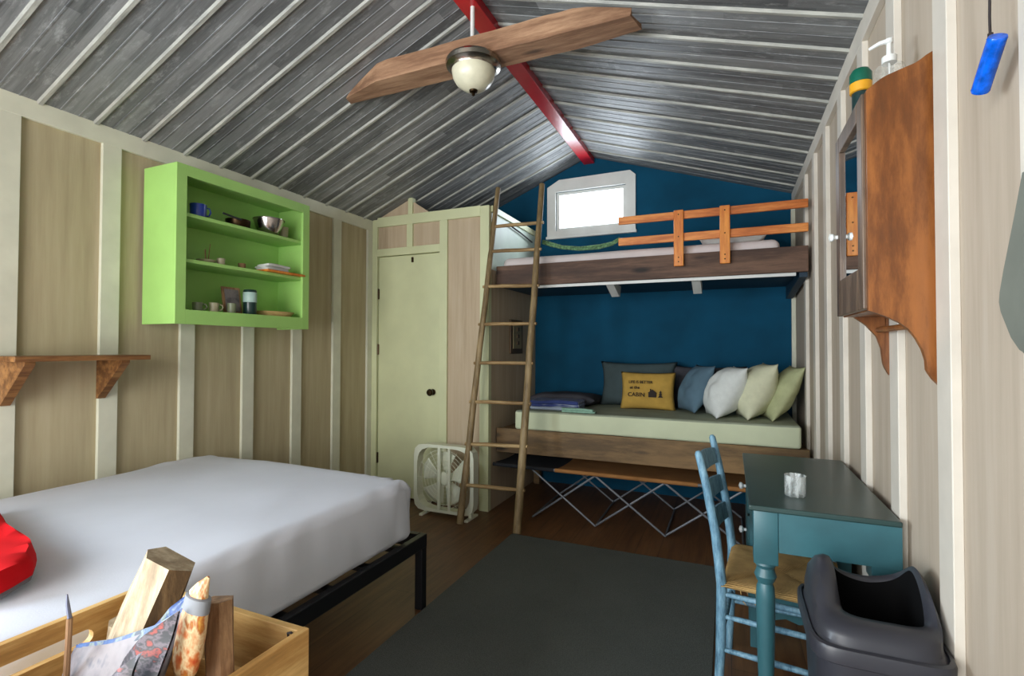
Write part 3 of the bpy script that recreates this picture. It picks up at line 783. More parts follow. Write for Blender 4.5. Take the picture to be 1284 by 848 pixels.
# ------------------------------------------------------------------ green wall cabinet
gc = thing('wall_cabinet', 'apple green open shelf cabinet hung on the left wall', 'cabinet', (-2.79, 2.14, 1.42))
gx0, gx1, gy0, gy1, gz0, gz1 = XL+BT+.001, -2.635, 1.69, 2.59, 1.42, 2.265
MB().box(gx0, gx1-.02, gy0, gy0+.02, gz0, gz1, bev=.001).build('side_panel', M['green'], gc)
MB().box(gx0, gx1-.02, gy1-.02, gy1, gz0, gz1, bev=.001).build('side_panel', M['green'], gc)
MB().box(gx0, gx1-.02, gy0+.02, gy1-.02, gz1-.022, gz1, bev=.001).build('top_panel', M['green'], gc)
MB().box(gx0, gx1-.02, gy0+.02, gy1-.02, 1.475, 1.497, bev=.001).build('bottom_panel', M['green'], gc)
MB().box(gx0, gx0+.008, gy0+.02, gy1-.02, gz0+.02, gz1-.022).build('back_panel', M['green'], gc)
w = MB(); w.box(gx1-.02, gx1, gy0, gy0+.055, gz0, gz1, bev=.001); w.box(gx1-.02, gx1, gy1-.055, gy1, gz0, gz1, bev=.001)
w.box(gx1-.02, gx1, gy0+.055, gy1-.055, gz1-.058, gz1, bev=.001); w.box(gx1-.02, gx1, gy0+.055, gy1-.055, gz0, 1.497, bev=.001)
w.build('face_frame', M['green'], gc)
for z in (1.998, 1.752): MB().box(gx0+.008, gx1-.022, gy0+.02, gy1-.02, z, z+.02, bev=.002).build('shelf', M['green'], gc)
SH1, SH2, SH3 = 2.0185, 1.7725, 1.4975
def cup(name, x, y, z, r, h, mat, label, cat, handle=True, wall=.003, group=None):
    t = thing(name, label, cat, (x, y, z), group)
    w = MB(); w.lathe([(0, 0), (r*.86, 0), (r*.95, h*.3), (r, h), (r-wall, h), (r*.92-wall, h*.3), (r*.8, wall), (0, wall)], (x, y, z), 24); w.build('body', mat, t, smooth=True)
    if handle:
        w = MB(); w.tube([(x+(r*.9)*cos(a0), y+(r*.9)*sin(a0), z+h*zz) if o == 0 else (x+(r*.9+o)*cos(a0), y+(r*.9+o)*sin(a0), z+h*zz) for a0, o, zz in ((1.2, 0, .85), (1.2, .018, .82), (1.2, .024, .55), (1.2, .016, .28), (1.2, 0, .22))], .004, 8); w.build('handle', mat, t, smooth='all')
    return t
cup('enamel_cup', -2.72, 1.865, SH1, .042, .075, M['cup_blue'], 'cobalt blue cup on the top shelf of the green cabinet', 'cup')
def bowl(name, x, y, z, r, h, mat, label, group=None):
    w = MB(); w.lathe([(0, 0), (r*.55, 0), (r*.62, .006), (r*.85, h*.5), (r, h), (r*1.04, h), (r*1.04, h-.004), (r*.97, h-.004), (r*.8, h*.5), (r*.55, .008), (0, .006)], (x, y, z), 32)
    return tag(w.build(name, mat, smooth=True), label, 'bowl', group)
bowl('mixing_bowl', -2.735, 2.345, SH1, .092, .105, M['steel'], 'shiny steel mixing bowl on the top cabinet shelf')
pan = thing('saucepan', 'dark low saucepan on top cabinet shelf beside steel bowl', 'pan', (-2.76, 2.165, SH1))
MB().lathe([(0, 0), (.058, 0), (.066, .01), (.07, .06), (.067, .06), (.062, .01), (0, .004)], (-2.775, 2.155, SH1), 28).build('body', M['brass_dark'], pan, smooth=True)
MB().tube([(-2.775+.066, 2.125, SH1+.052), (-2.71, 2.07, SH1+.056), (-2.70, 2.0, SH1+.06)], .006, 8).build('handle', M['black_plastic'], pan, smooth=True)
cup('stoneware_beaker', -2.75, 2.478, SH1, .03, .085, M['mug_tan'], 'pale beaker at the right end of the top cabinet shelf', 'cup', False)
# middle shelf
tw = thing('twig_dish', 'small pale dish with upright twigs on the middle cabinet shelf', 'dish', (-2.74, 1.94, SH2))
MB().lathe([(0, 0), (.03, 0), (.05, .018), (.052, .022), (.047, .02), (.028, .006), (0, .005)], (-2.74, 1.93, SH2), 24).build('dish', M['mug_tan'], tw, smooth=True)
for k, (dx, dy, h) in enumerate(((0, .01, .12), (.012, -.012, .075), (-.01, .004, .09))):
    MB().tube([(-2.74+dx, 1.93+dy, SH2+.006), (-2.74+dx*2, 1.93+dy*2.2, SH2+h)], [.0035, .0018], 6).build('twig', M['kindling'], tw)
cup('stoneware_pot', -2.72, 2.005, SH2, .022, .042, M['mug_tan'], 'tiny pale pot beside the twig dish on the middle shelf', 'pot', False)
cup('clay_pot', -2.78, 2.19, SH2, .022, .045, M['kindling'], 'tiny brown pot at the centre of the middle cabinet shelf', 'pot', False)
bd = MB().box(-2.78, -2.625, 2.25, 2.55, SH2, SH2+.014, bev=.005); tag(bd.build('cutting_board', M['orange_wood_z']), 'reddish wooden board on the middle cabinet shelf', 'board')
folded('folded_napkins', M['white_pillow'], -2.77, -2.65, 2.26, 2.46, SH2+.015, 3, .014, 'pile of white folded napkins on the reddish wooden board', 'napkins', 9)
# bottom shelf
cup('mug', -2.72, 1.868, SH3, .026, .05, M['mug_grey'], 'leftmost small grey green mug on the bottom cabinet shelf', 'mug', True)
cup('mug', -2.72, 1.965, SH3, .026, .055, M['mug_tan'], 'small pale mug on the bottom shelf between two grey ones', 'mug', True)
cup('mug', -2.69, 2.055, SH3, .024, .058, M['mug_grey'], 'small grey green mug in front of the leaning brown picture', 'mug', False)
pf = thing('picture_card', 'brown card leaning on the bottom shelf of the green cabinet', 'card', (-2.77, 2.12, SH3))
Rm = Matrix.Rotation(-.18, 3, 'Y')
MB().box(-2.775, -2.765, 2.055, 2.175, SH3+.002, SH3+.165, rot=Rm).build('backing', M['kindling'], pf)
MB().box(-2.764, -2.7625, 2.068, 2.162, SH3+.016, SH3+.152, rot=Rm).build('print', M['news'], pf)
jr = thing('tin', 'dark green tin with pale top label on the bottom shelf', 'tin', (-2.71, 2.19, SH3))
MB().lathe([(0, 0), (.036, 0), (.038, .004), (.038, .145), (.034, .152), (0, .152)], (-2.70, 2.185, SH3), 28).build('body', M['dark_jar'], jr, smooth=True)
MB().lathe([(.0385, .075), (.0392, .076), (.0392, .135), (.0385, .136)], (-2.70, 2.185, SH3), 28).build('label', M['pale_label'], jr, smooth=True)
w = MB(); w.lathe([(0, 0), (.10, 0), (.125, .02), (.128, .024), (.12, .022), (.095, .008), (0, .007)], (0, 0, 0), 32)
for v in w.bm.verts: v.co = Vector((v.co.x*.68-2.735, v.co.y*1.1+2.40, v.co.z*1.3+SH3))
tag(w.build('wooden_tray', M['bread_wood'], smooth=True), 'oval tan wooden tray on the bottom cabinet shelf', 'tray')

# ------------------------------------------------------------------ bracket shelf on left wall
bs = thing('bracket_shelf', 'short brown wooden shelf on triangular brackets, left wall', 'shelf', (-2.8, 1.33, 1.03))
MB().box(XL+BT+.001, -2.675, 1.075, 1.60, 1.235, 1.258, bev=.002).build('board', M['shelf_wood'], bs)
for y in (1.135, 1.50):
    MB().prism([(XL+BT+.001, 1.235), (-2.70, 1.235), (-2.70, 1.222), (XL+BT+.012, 1.04), (XL+BT+.001, 1.04)], 'y', y-.018, y+.018).build('bracket', M['shelf_wood'], bs)

# ------------------------------------------------------------------ ceiling fan
cf = thing('ceiling_fan', 'rustic timber two-blade ceiling fan with cream light bowl', 'ceiling fan', (-1.2, 2.26, 2.6))
MB().tube([(-1.2, 2.25, 3.05), (-1.2, 2.25, 2.86)], .011, 12).build('downrod', M['white'], cf, smooth=True)
def blade(x_tip, sgn):
    w = MB(); xc = -1.2; n = 12; rows = []
    for i in range(n+1):
        t = i/n; x = xc+(x_tip-xc)*t
        ya, yb = 2.19, 2.345; zb, zt = 2.75, 2.86
        if sgn < 0 and t > .65:
            k = (t-.65)/.35; zt -= .085*k; ya += .085*k
        if sgn > 0 and t > .7:
            k = (t-.7)/.3; zt -= .07*k; yb -= .03*k
        j = noise.noise(Vector((t*9, sgn*3, 0)))*.005
        e = noise.noise(Vector((t*23, sgn*5, 2)))*.004
        rows.append([w.bm.verts.new(p) for p in ((x, ya+j, zb+e), (x, yb+e, zb+.004), (x, yb, zt-.01), (x, (ya+yb)/2, zt), (x, ya+.01+e, zt+j))])
    # notched, splintered tip
    for q, p in enumerate(rows[-1]): p.co.x += sgn*(.022 if q in (1, 2) else -.006)+.01*noise.noise(Vector((q*3.1, 1, 1)))
    for a, b in zip(rows, rows[1:]):
        for k in range(5): w.bm.faces.new((a[k], a[(k+1) % 5], b[(k+1) % 5], b[k]))
    w.bm.faces.new(rows[0]); w.bm.faces.new(rows[-1][::-1])
    return w.build('blade', M['fan_wood'], cf)
blade(-2.05, -1); blade(-.385, 1)
lk = (-1.185, 2.235, 0)
MB().lathe([(0, 2.76), (.10, 2.76), (.135, 2.752), (.142, 2.74), (.138, 2.722), (.118, 2.712), (.112, 2.70), (.108, 2.715), (0, 2.72)], lk, 40).build('light_ring', M['nickel'], cf, smooth=True)
MB().lathe([(.109, 2.715), (.110, 2.695), (.104, 2.665), (.088, 2.637), (.06, 2.615), (.03, 2.605), (0, 2.602)], lk, 36).build('light_bowl', M['glass_bowl'], cf, smooth='all')
MB().lathe([(0, 2.604), (.022, 2.602), (.020, 2.594), (.008, 2.588), (.009, 2.578), (0, 2.574)], lk, 20).build('finial', M['brass_dark'], cf, smooth=True)

# ------------------------------------------------------------------ medicine cabinet on right wall
mc = thing('medicine_cabinet', 'brown oak medicine cabinet with mirror door on right wall', 'cabinet', (.41, 1.78, 1.2))
WX = XR-BT-.001
WX2 = XR-.001
def side_poly(xw):
    top = [(xw, 2.055), (.477, 2.057), (.464, 2.050), (.452, 2.041), (.440, 2.034), (.404, 2.023), (.380, 2.015), (.363, 2.006), (.335, 1.984)]
    bot = [(.335, 1.400), (.352, 1.393), (.377, 1.382), (.402, 1.367), (.421, 1.350), (.437, 1.325), (.449, 1.297), (.456, 1.270), (.457, 1.246), (.462, 1.236), (.470, 1.222), (.482, 1.208), (xw, 1.209)] if xw > .48 else [(.335, 1.415), (.374, 1.403), (.407, 1.376), (.435, 1.340), (.448, 1.30), (.452, 1.255), (.456, 1.240), (xw, 1.215)]
    return top+bot
MB().prism(side_poly(WX2), 'y', 1.582, 1.60).build('side_panel', M['oak'], mc)
MB().prism(side_poly(WX), 'y', 1.955, 1.973).build('side_panel', M['oak'], mc)
MB().box(.345, WX, 1.60, 1.955, 1.975, 1.99).build('top_shelf', M['oak'], mc)
MB().box(.345, WX, 1.60, 1.955, 1.402, 1.418).build('bottom_shelf', M['oak'], mc)
MB().box(WX-.008, WX, 1.60, 1.955, 1.418, 1.975).build('back_panel', M['oak'], mc)
MB().tube([(.44, 1.60, 1.36), (.44, 1.955, 1.36)], .009, 12).build('towel_rod', M['oak'], mc, smooth=True)
w = MB(); dx0, dx1 = .327, .345
for a in ((1.60, 1.655, 1.405, 1.985), (1.90, 1.955, 1.405, 1.985), (1.655, 1.90, 1.405, 1.52), (1.655, 1.90, 1.93, 1.985)): w.box(dx0, dx1, a[0], a[1], a[2], a[3], bev=.003)
door = w.build('door', M['oak_shaded'], mc)
MB().box(dx0+.009, dx0+.013, 1.65, 1.905, 1.515, 1.935).build('mirror', M['mirror'], door)
w = MB(); w.lathe([(0, 0), (.007, 0), (.007, .008), (.013, .014), (.013, .022), (0, .026)], (0, 0, 0), 16)
bmesh.ops.rotate(w.bm, verts=w.bm.verts, cent=(0, 0, 0), matrix=Matrix.Rotation(-pi/2, 3, 'Y')); bmesh.ops.translate(w.bm, verts=w.bm.verts, vec=(dx0, 1.935, 1.665))
w.build('knob', M['white'], door, smooth=True)

sc_ = thing('spray_can', 'green capped spray can with yellow band on the oak cabinet', 'can', (.385, 1.90, 1.99))
MB().lathe([(0, 0), (.023, 0), (.024, .004), (.024, .125), (.022, .13), (0, .13)], (.385, 1.885, 1.9905), 24).build('body', M['can_body'], sc_, smooth=True)
MB().lathe([(.0245, .118), (.030, .12), (.0305, .148), (.0245, .149)], (.385, 1.885, 1.9905), 24, closed=True).build('band', M['can_yellow'], sc_, smooth=True)
MB().lathe([(0, .149), (.0305, .149), (.030, .178), (.022, .192), (.01, .196), (0, .196)], (.385, 1.885, 1.9905), 24).box(.375, .39, 1.89, 1.90, 2.17, 2.195, bev=.003).build('cap', M['can_green'], sc_, smooth=True)
pb = thing('pump_bottle', 'clear bottle with white pump standing on the oak cabinet', 'bottle', (.42, 1.70, 1.99))
MB().lathe([(0, 0), (.036, 0), (.038, .006), (.038, .085), (.034, .098), (.018, .106), (.016, .112), (0, .112)], (.415, 1.70, 1.9905), 28).build('body', M['soap'], pb, smooth=True)
w = MB(); w.lathe([(0, .11), (.018, .11), (.018, .128), (.007, .132), (.006, .165), (.010, .168), (.010, .178), (0, .18)], (.415, 1.70, 1.9905), 20)
w.tube([(.415, 1.70, 2.165), (.395, 1.71, 2.167), (.372, 1.72, 2.160)], [.007, .006, .0045], 8); w.tube([(.415, 1.70, 2.10), (.418, 1.70, 2.0)], .003, 6)
w.build('pump', M['white'], pb, smooth=True)

# blue tube on a black cord
bt = thing('hanging_blue_tube', 'shiny blue plastic tube hanging by black cord at right wall', 'tube', (.45, 1.2, 1.79))
a, b = Vector((.445, 1.165, 1.862)), Vector((.445, 1.238, 1.795))
ax = (b-a).normalized()
MB().tube([a, a+ax*.004, a+ax*.006, b-ax*.006, b-ax*.004, b], [.0135, .015, .0145, .0145, .015, .0135], 20).build('tube', M['blue_tube'], bt, smooth=True)
MB().tube([(.446, 1.196, 1.87), (.448, 1.203, 1.92), (.45, 1.20, 2.1), (.46, 1.2, 2.47)], .0022, 6).build('cord', M['black_cord'], bt)
MB().tube([(.446, 1.196, 1.868), (.447, 1.198, 1.885)], .0045, 8).build('ferrule', M['black_cord'], bt)

# grey hanging thing at the right frame edge
w = MB(); o_ = [(1.112, 1.60), (1.137, 1.53), (1.178, 1.44), (1.196, 1.405), (1.200, 1.385), (1.193, 1.365), (1.155, 1.32), (1.13, 1.295), (1.10, 1.285), (.86, 1.285), (.80, 1.38), (.88, 1.60)]
w.prism(o_, 'x', .452, .487)
bmesh.ops.bevel(w.bm, geom=list(w.bm.edges), offset=.004, segments=2, affect='EDGES')
tag(w.build('wall_hanging', M['grey_panel']), 'dull grey angular hanging on right wall, cut by the frame edge', 'wall hanging')

# ------------------------------------------------------------------ desk
dk = thing('desk', 'teal painted wooden desk against the right wall', 'desk', (.27, 2.26, 0))
DX0, DX1, DY0, DY1, DZ = .062, .464, 1.822, 2.70, .79
w = MB(); w.box(DX0-.008, DX1, DY0-.006, DY1+.006, DZ-.018, DZ, bev=.005); w.build('desk_top', M['desk_top'], dk)
w = MB(); w.box(DX0+.079, DX1, DY0+.004, DY0+.020, .645, .772); w.build('end_apron', M['desk'], dk)
MB().box(DX0+.012, DX0+.028, DY0+.07, 2.44, .665, .772).build('front_apron', M['desk'], dk)
MB().box(DX1-.03, DX1-.014, DY0+.07, DY1-.02, .645, .772).build('back_apron', M['desk'], dk)
def dleg(x, y):
    w = MB(); w.box(x-.036, x+.036, y-.036, y+.036, .60, .772, bev=.003)
    w.lathe([(0, .60), (.030, .60), (.033, .592), (.026, .58), (.030, .565), (.034, .555), (.028, .54), (.022, .53), (.027, .515), (.029, .48), (.026, .30), (.021, .14), (.025, .12), (.028, .10), (.020, .08), (.024, .05), (.020, 0), (0, 0)], (x, y, 0), 24)
    w.build('leg', M['desk'], dk, smooth=True)
dleg(DX0+.042, DY0+.042); dleg(DX1-.04, DY0+.042)
# far pedestal with drawers and scalloped base
PY0, PY1 = 2.44, 2.69
ped = [(DX0+.014, .08), (DX0+.05, .08), (DX0+.075, .10), (DX0+.10, .135), (DX0+.15, .15), (DX0+.20, .135), (DX0+.25, .15), (DX0+.30, .135), (DX0+.325, .10), (DX0+.35, .08), (DX1-.014, .08), (DX1-.014, .772), (DX0+.014, .772)]
MB().prism(ped, 'y', PY0, PY0+.016).build('pedestal_side', M['desk'], dk)
MB().prism(ped, 'y', PY1-.016, PY1).build('pedestal_side', M['desk'], dk)
MB().box(DX1-.03, DX1-.014, PY0+.016, PY1-.016, .15, .772).build('pedestal_back', M['desk'], dk)
MB().box(DX0+.03, DX1-.03, PY0+.016, PY1-.016, .15, .166).build('pedestal_floor', M['desk'], dk)
for x in (DX0+.03, DX1-.03):
    for y in (PY0+.02, PY1-.02): MB().box(x-.016, x+.016, y-.016, y+.016, 0, .082, bev=.002).build('foot', M['desk'], dk)
for z0, z1 in ((.17, .36), (.37, .56), (.57, .76)):
    dr = MB().box(DX0+.004, DX0+.022, PY0+.02, PY1-.02, z0, z1, bev=.004).build('drawer', M['desk'], dk)
    w = MB(); w.lathe([(0, 0), (.007, 0), (.007, .010), (.015, .018), (.015, .027), (0, .032)], (0, 0, 0), 16)
    bmesh.ops.rotate(w.bm, verts=w.bm.verts, cent=(0, 0, 0), matrix=Matrix.Rotation(-pi/2, 3, 'Y')); bmesh.ops.translate(w.bm, verts=w.bm.verts, vec=(DX0+.004, (PY0+PY1)/2, (z0+z1)/2))
    w.build('knob', M['white'], dr, smooth=True)
w = MB(); w.lathe([(0, 0), (.030, 0), (.033, .004), (.033, .066), (.0345, .070), (.0325, .071), (.0305, .066), (.0305, .010), (0, .007)], (.205, 1.995, DZ+.0005), 32)
tag(w.build('glass_jar', M['jar_glass'], smooth=True), 'small clear ribbed glass tumbler on the teal desk', 'glass')

# ------------------------------------------------------------------ ladder-back chair
ch = thing('ladderback_chair', 'worn blue ladder-back chair with rush seat tucked at the desk', 'chair', (.15, 2.2, 0))
CY0, CY1 = 1.985, 2.385
def post(y):
    w = MB(); w.tube([(-.045, y, 0), (-.035, y, .2), (-.03, y, .44), (-.05, y, .62), (-.083, y, .80), (-.108, y, .905), (-.111, y, .915)], [.015, .017, .018, .0165, .015, .0135, .007], 14)
    w.build('rear_leg', M['chair'], ch, smooth=True)
post(CY0); post(CY1)
for y in (CY0-.01, CY1+.01):
    w = MB(); w.tube([(.335, y, 0), (.335, y, .06), (.335, y, .42), (.335, y, .445), (.335, y, .455)], [.012, .016, .018, .018, .010], 14); w.build('front_leg', M['chair'], ch, smooth=True)
for z, x in ((.60, -.048), (.715, -.068), (.83, -.092)):
    w = MB(); n = 14
    def sl(u, v, x=x, z=z, o=0.0):
        y = CY0+(CY1-CY0)*u; bow = -.028*sin(pi*u); zz = z+(v-.5)*.062+.014*sin(pi*u)*(1 if v > .5 else -.0)
        return Vector((x+bow-(v-.5)*.014+o, y, zz))
    g0 = [[w.bm.verts.new(sl(i/n, j, o=o)) for j, o in ((0, -.004), (1, -.004), (1, .004), (0, .004))] for i in range(n+1)]
    for p, q in zip(g0, g0[1:]):
        for k in range(4): w.bm.faces.new((p[k], p[(k+1) % 4], q[(k+1) % 4], q[k]))
    w.bm.faces.new(g0[0]); w.bm.faces.new(g0[-1][::-1])
    w.build('back_slat', M['chair'], ch, smooth=True)
for z in (.405, .325, .205):
    for y, dy in ((CY0, -.01), (CY1, .01)):
        MB().tube([(-.032, y, z), (.15, y+dy/2, z), (.335, y+dy, z)], [.008, .0115, .008], 10).build('side_rung', M['chair'], ch, smooth=True)
for z in (.28, .16): MB().tube([(.335, CY0-.01, z), (.335, 2.18, z), (.335, CY1+.01, z)], [.008, .012, .008], 10).build('front_rung', M['chair'], ch, smooth=True)
MB().tube([(-.034, CY0, .25), (-.034, 2.18, .25), (-.034, CY1, .25)], [.008, .012, .008], 10).build('rear_rung', M['chair'], ch, smooth=True)
ch.rotation_euler.z = -.09; ch.location.x += .017
# rush seat: four woven triangles around a pillow-like pad
w = MB(); n = 28
def seat(u, v, s_):
    x = -.03+.385*u; k = (CY0-.022)*(1-v)+(CY1+.022)*v; y = k
    a, b = 2*u-1, 2*v-1; d = max(abs(a), abs(b))
    h = .018*(1-d**6)**.5 if d < 1 else 0
    dip = -.010*(1-d)
    groove = -.004*exp(-((abs(a)-abs(b))/.05)**2)
    return Vector((x, y, .442+s_*h+(dip+groove if s_ > 0 else 0)))
w.grid(lambda u, v: seat(u, v, 1), n, n); w.grid(lambda u, v: seat(u, v, -1), n, n)
st = w.build('seat', M['rush'], ch, smooth='all')
for y in (2.03, 2.05, 2.075):
    MB().tube([(.03+y-2.03, y-.02, .428), (.035+y-2.03, y-.025, .39), (.05+(y-2.03)*1.5, y-.02, .37)], .0015, 5).build('loose_strand', M['rush'], st)

# ------------------------------------------------------------------ waste bin
bn = thing('waste_bin', 'charcoal plastic waste bin with open swing top by the desk', 'bin', (.33, 1.6, 0))
BX, BY = .322, 1.578
def rr(a, hx, hy, p=4.5):
    c, s_ = cos(a), sin(a); q = (abs(c)**p+abs(s_)**p)**(-1/p); return c*q*hx, s_*q*hy
N = 64
def loft(w, rings, closed_bottom=False):
    R_ = [[w.bm.verts.new(p) for p in r] for r in rings]
    for a, b in zip(R_, R_[1:]):
        for k in range(N): w.bm.faces.new((a[k], a[(k+1) % N], b[(k+1) % N], b[k]))
    if closed_bottom: w.bm.faces.new(R_[0][::-1])
    return R_
def ring(hx, hy, z, dx=0, dy=0, p=4.5):
    out_ = []
    for k in range(N):
        x, y = rr(2*pi*k/N, hx, hy, p); out_.append((BX+x+dx, BY+y+dy, z(x/hx, y/hy) if callable(z) else z))
    return out_
w = MB(); loft(w, [ring(.105, .125, 0), ring(.108, .128, .01), ring(.133, .160, .57), ring(.133, .160, .58), ring(.129, .156, .58), ring(.104, .124, .012)], True)
w.build('body', M['black_plastic'], bn, smooth=True)
w = MB()
def top(u, v):
    side = abs(u)**1.8
    hump = max(0, 1-((v-.25)/.95)**2)
    return .652+.078*side*hump+.006*v-.006
P7 = 6.5
rings = [ring(.140, .176, .556, p=P7), ring(.145, .181, .560, p=P7), ring(.146, .182, .588, p=P7), ring(.143, .179, .595, p=P7), ring(.136, .170, .597, p=P7), ring(.134, .168, .591, p=P7),
         ring(.132, .165, .600), ring(.131, .163, lambda u, v: .600+(top(u, v)-.600)*.35, dy=.001), ring(.128, .157, lambda u, v: .600+(top(u, v)-.600)*.72, dx=.005, dy=.004),
         ring(.116, .145, lambda u, v: .600+(top(u, v)-.600)*.95, dx=.011, dy=.008), ring(.103, .130, lambda u, v: top(u, v)+.002, dx=.017, dy=.014), ring(.094, .114, lambda u, v: top(u, v)-.001, dx=.022, dy=.021),
         ring(.089, .106, lambda u, v: top(u, v)-.010, dx=.023, dy=.024)]
loft(w, rings)
w.build('lid', M['black_plastic'], bn, smooth=True)
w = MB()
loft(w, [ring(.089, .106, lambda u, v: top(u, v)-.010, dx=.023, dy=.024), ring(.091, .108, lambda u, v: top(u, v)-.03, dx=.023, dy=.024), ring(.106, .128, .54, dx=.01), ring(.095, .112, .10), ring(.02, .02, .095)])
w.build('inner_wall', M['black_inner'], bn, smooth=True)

# ------------------------------------------------------------------ crate of firewood
stl = thing('stool', 'low wooden stool under the firewood crate', 'stool', (-1.05, .56, 0))
MB().box(-1.26, -.86, .38, .75, .44, .475, bev=.006).build('seat', M['shelf_wood'], stl)
for x in (-1.23, -.89):
    for y in (.41, .72): MB().box(x-.02, x+.02, y-.02, y+.02, .0125 if x > -1.4 else 0, .44, bev=.003).build('leg', M['shelf_wood'], stl)
cr = thing('wooden_crate', 'pale pine crate filled with firewood and newspaper, in the foreground', 'crate', (-1.05, .56, .477))
QX0, QX1, QY0, QY1, QZ0, QZ1 = -1.315, -.80, .33, .797, .477, .72
T = .016
def slot_panel(x0, x1):
    # end panel (constant x) with a rounded hand slot
    w = MB(); cy, cz, L_, h = .565, .662, .085, .016; n = 10
    inner = []
    for k in range(n+1): a = -pi/2+pi*k/n; inner.append((cy+L_+h*cos(a), cz+h*sin(a)))
    for k in range(1, 12): inner.append((cy+L_-2*L_*k/12, cz+h))
    for k in range(n+1): a = pi/2+pi*k/n; inner.append((cy-L_+h*cos(a), cz+h*sin(a)))
    for k in range(1, 12): inner.append((cy-L_+2*L_*k/12, cz-h))
    outer = []
    for y, z in inner:
        dy, dz = y-cy, z-cz
        # project to rectangle border
        s1 = ((QY1-cy) if dy > 0 else (cy-QY0))/abs(dy) if abs(dy) > 1e-6 else 1e9
        s2 = ((QZ1-cz) if dz > 0 else (cz-QZ0))/abs(dz) if abs(dz) > 1e-6 else 1e9
        s_ = min(s1, s2); outer.append((cy+dy*s_, cz+dz*s_))
    m = len(inner); bm = w.bm
    V = {}
    def vv(x, p): 
        k = (round(x, 5), round(p[0], 5), round(p[1], 5))
        if k not in V: V[k] = bm.verts.new((x, p[0], p[1]))
        return V[k]
    ring_ = []
    for k in range(m):
        j = (k+1) % m; poly = [outer[k], outer[j], inner[j], inner[k]]; a_, b_ = outer[k], outer[j]; ed = [(a_, b_)]
        if abs(a_[0]-b_[0]) > 1e-6 and abs(a_[1]-b_[1]) > 1e-6:
            c_ = (QY1 if max(a_[0], b_[0]) > QY1-1e-6 else QY0, QZ1 if max(a_[1], b_[1]) > QZ1-1e-6 else QZ0)
            poly = [outer[k], c_, outer[j], inner[j], inner[k]]; ed = [(a_, c_), (c_, b_)]
        for x in (x0, x1): bm.faces.new([vv(x, p) for p in poly])
        for a2, b2 in ed+[(inner[k], inner[j])]: bm.faces.new((vv(x0, a2), vv(x0, b2), vv(x1, b2), vv(x1, a2)))
    return w
slot_panel(QX0, QX0+T).build('end_panel', M['crate'], cr)
MB().box(QX1-T, QX1, QY0, QY1, QZ1-.118, QZ1, bev=.002).build('side_slat', M['crate'], cr)
MB().box(QX1-T, QX1, QY0, QY1, QZ0, QZ0+.115, bev=.002).build('side_slat', M['crate'], cr)
for y in (QY1-T, QY0): 
    MB().box(QX0+T, QX1-T, y, y+T, QZ1-.118, QZ1-.001, bev=.002).build('side_slat', M['crate_in'], cr)
    MB().box(QX0+T, QX1-T, y, y+T, QZ0, QZ0+.115, bev=.002).build('side_slat', M['crate_in'], cr)
MB().box(QX0+T, QX1-T, QY0+T, QY1-T, QZ0, QZ0+.012).build('bottom', M['crate_in'], cr)
MB().tube([(-.838, QY1-T-.002, .700), (-.836, QY1-T-.006, .712), (-.826, QY1-T-.007, .716), (-.816, QY1-T-.004, .708)], .0025, 6).build('wire_staple', M['black_cord'], cr)

def split_log(name, base_c, axis, up, L_, a, b, mats, label, seed=0, cat='log'):
    """tapered wedge log: section polygon in (side, up) swept along axis; face 0-1 bark"""
    base_c = Vector(base_c); d = Vector(axis).normalized(); s_ = d.cross(Vector(up)).normalized(); u_ = s_.cross(d)
    sec = [(-a, -b*.5), (-a*.85, b*.45), (-a*.2, b*.95), (a*.75, b*.75), (a, -b*.1), (a*.4, -b*.8)]
    w = MB(); rows = []; n = 12
    for i in range(n+1):
        t = i/n; row = []
        for k, (p, q) in enumerate(sec):
            j = 1+.10*noise.noise(Vector((t*3+seed, k*2.3, 0)))
            row.append(w.bm.verts.new(base_c+d*(L_*t)+s_*p*j+u_*q*j))
        rows.append(row)
    m = len(sec)
    for r0, r1 in zip(rows, rows[1:]):
        for k in range(m):
            f = w.bm.faces.new((r0[k], r0[(k+1) % m], r1[(k+1) % m], r1[k])); f.material_index = 1 if k in (3, 4) else 0
    w.bm.faces.new(rows[0]); w.bm.faces.new(rows[-1][::-1])
    return tag(w.build(name, mats), label, cat)
split_log('firewood_log', (-1.165, .60, .52), (.075, .10, .325), (0, -1, .3), .352, .066, .048, [M['log'], M['bark']], 'tallest pale split log sticking up out of the crate', 1)
split_log('firewood_log', (-.835, .635, .495), (-.045, .02, .31), (0, -1, .2), .335, .031, .024, [M['kindling'], M['kindling']], 'smooth brown log upright behind the orange-grained stick', 2)
split_log('firewood_log', (-1.00, .735, .575), (.17, .0, .085), (0, -1, .3), .175, .022, .02, [M['log'], M['bark']], 'short pale split log lying against the far crate panel', 3)
split_log('firewood_log', (-.93, .63, .53), (.085, -.10, .15), (0, -1, .3), .16, .022, .02, [M['log'], M['kindling']], 'short pinkish log low in the crate by its right panel', 4)
split_log('firewood_log', (-1.26, .68, .505), (.03, .0, .20), (0, -1, .3), .19, .03, .018, [M['log'], M['log']], 'short white splintered log beside the tallest log', 5)
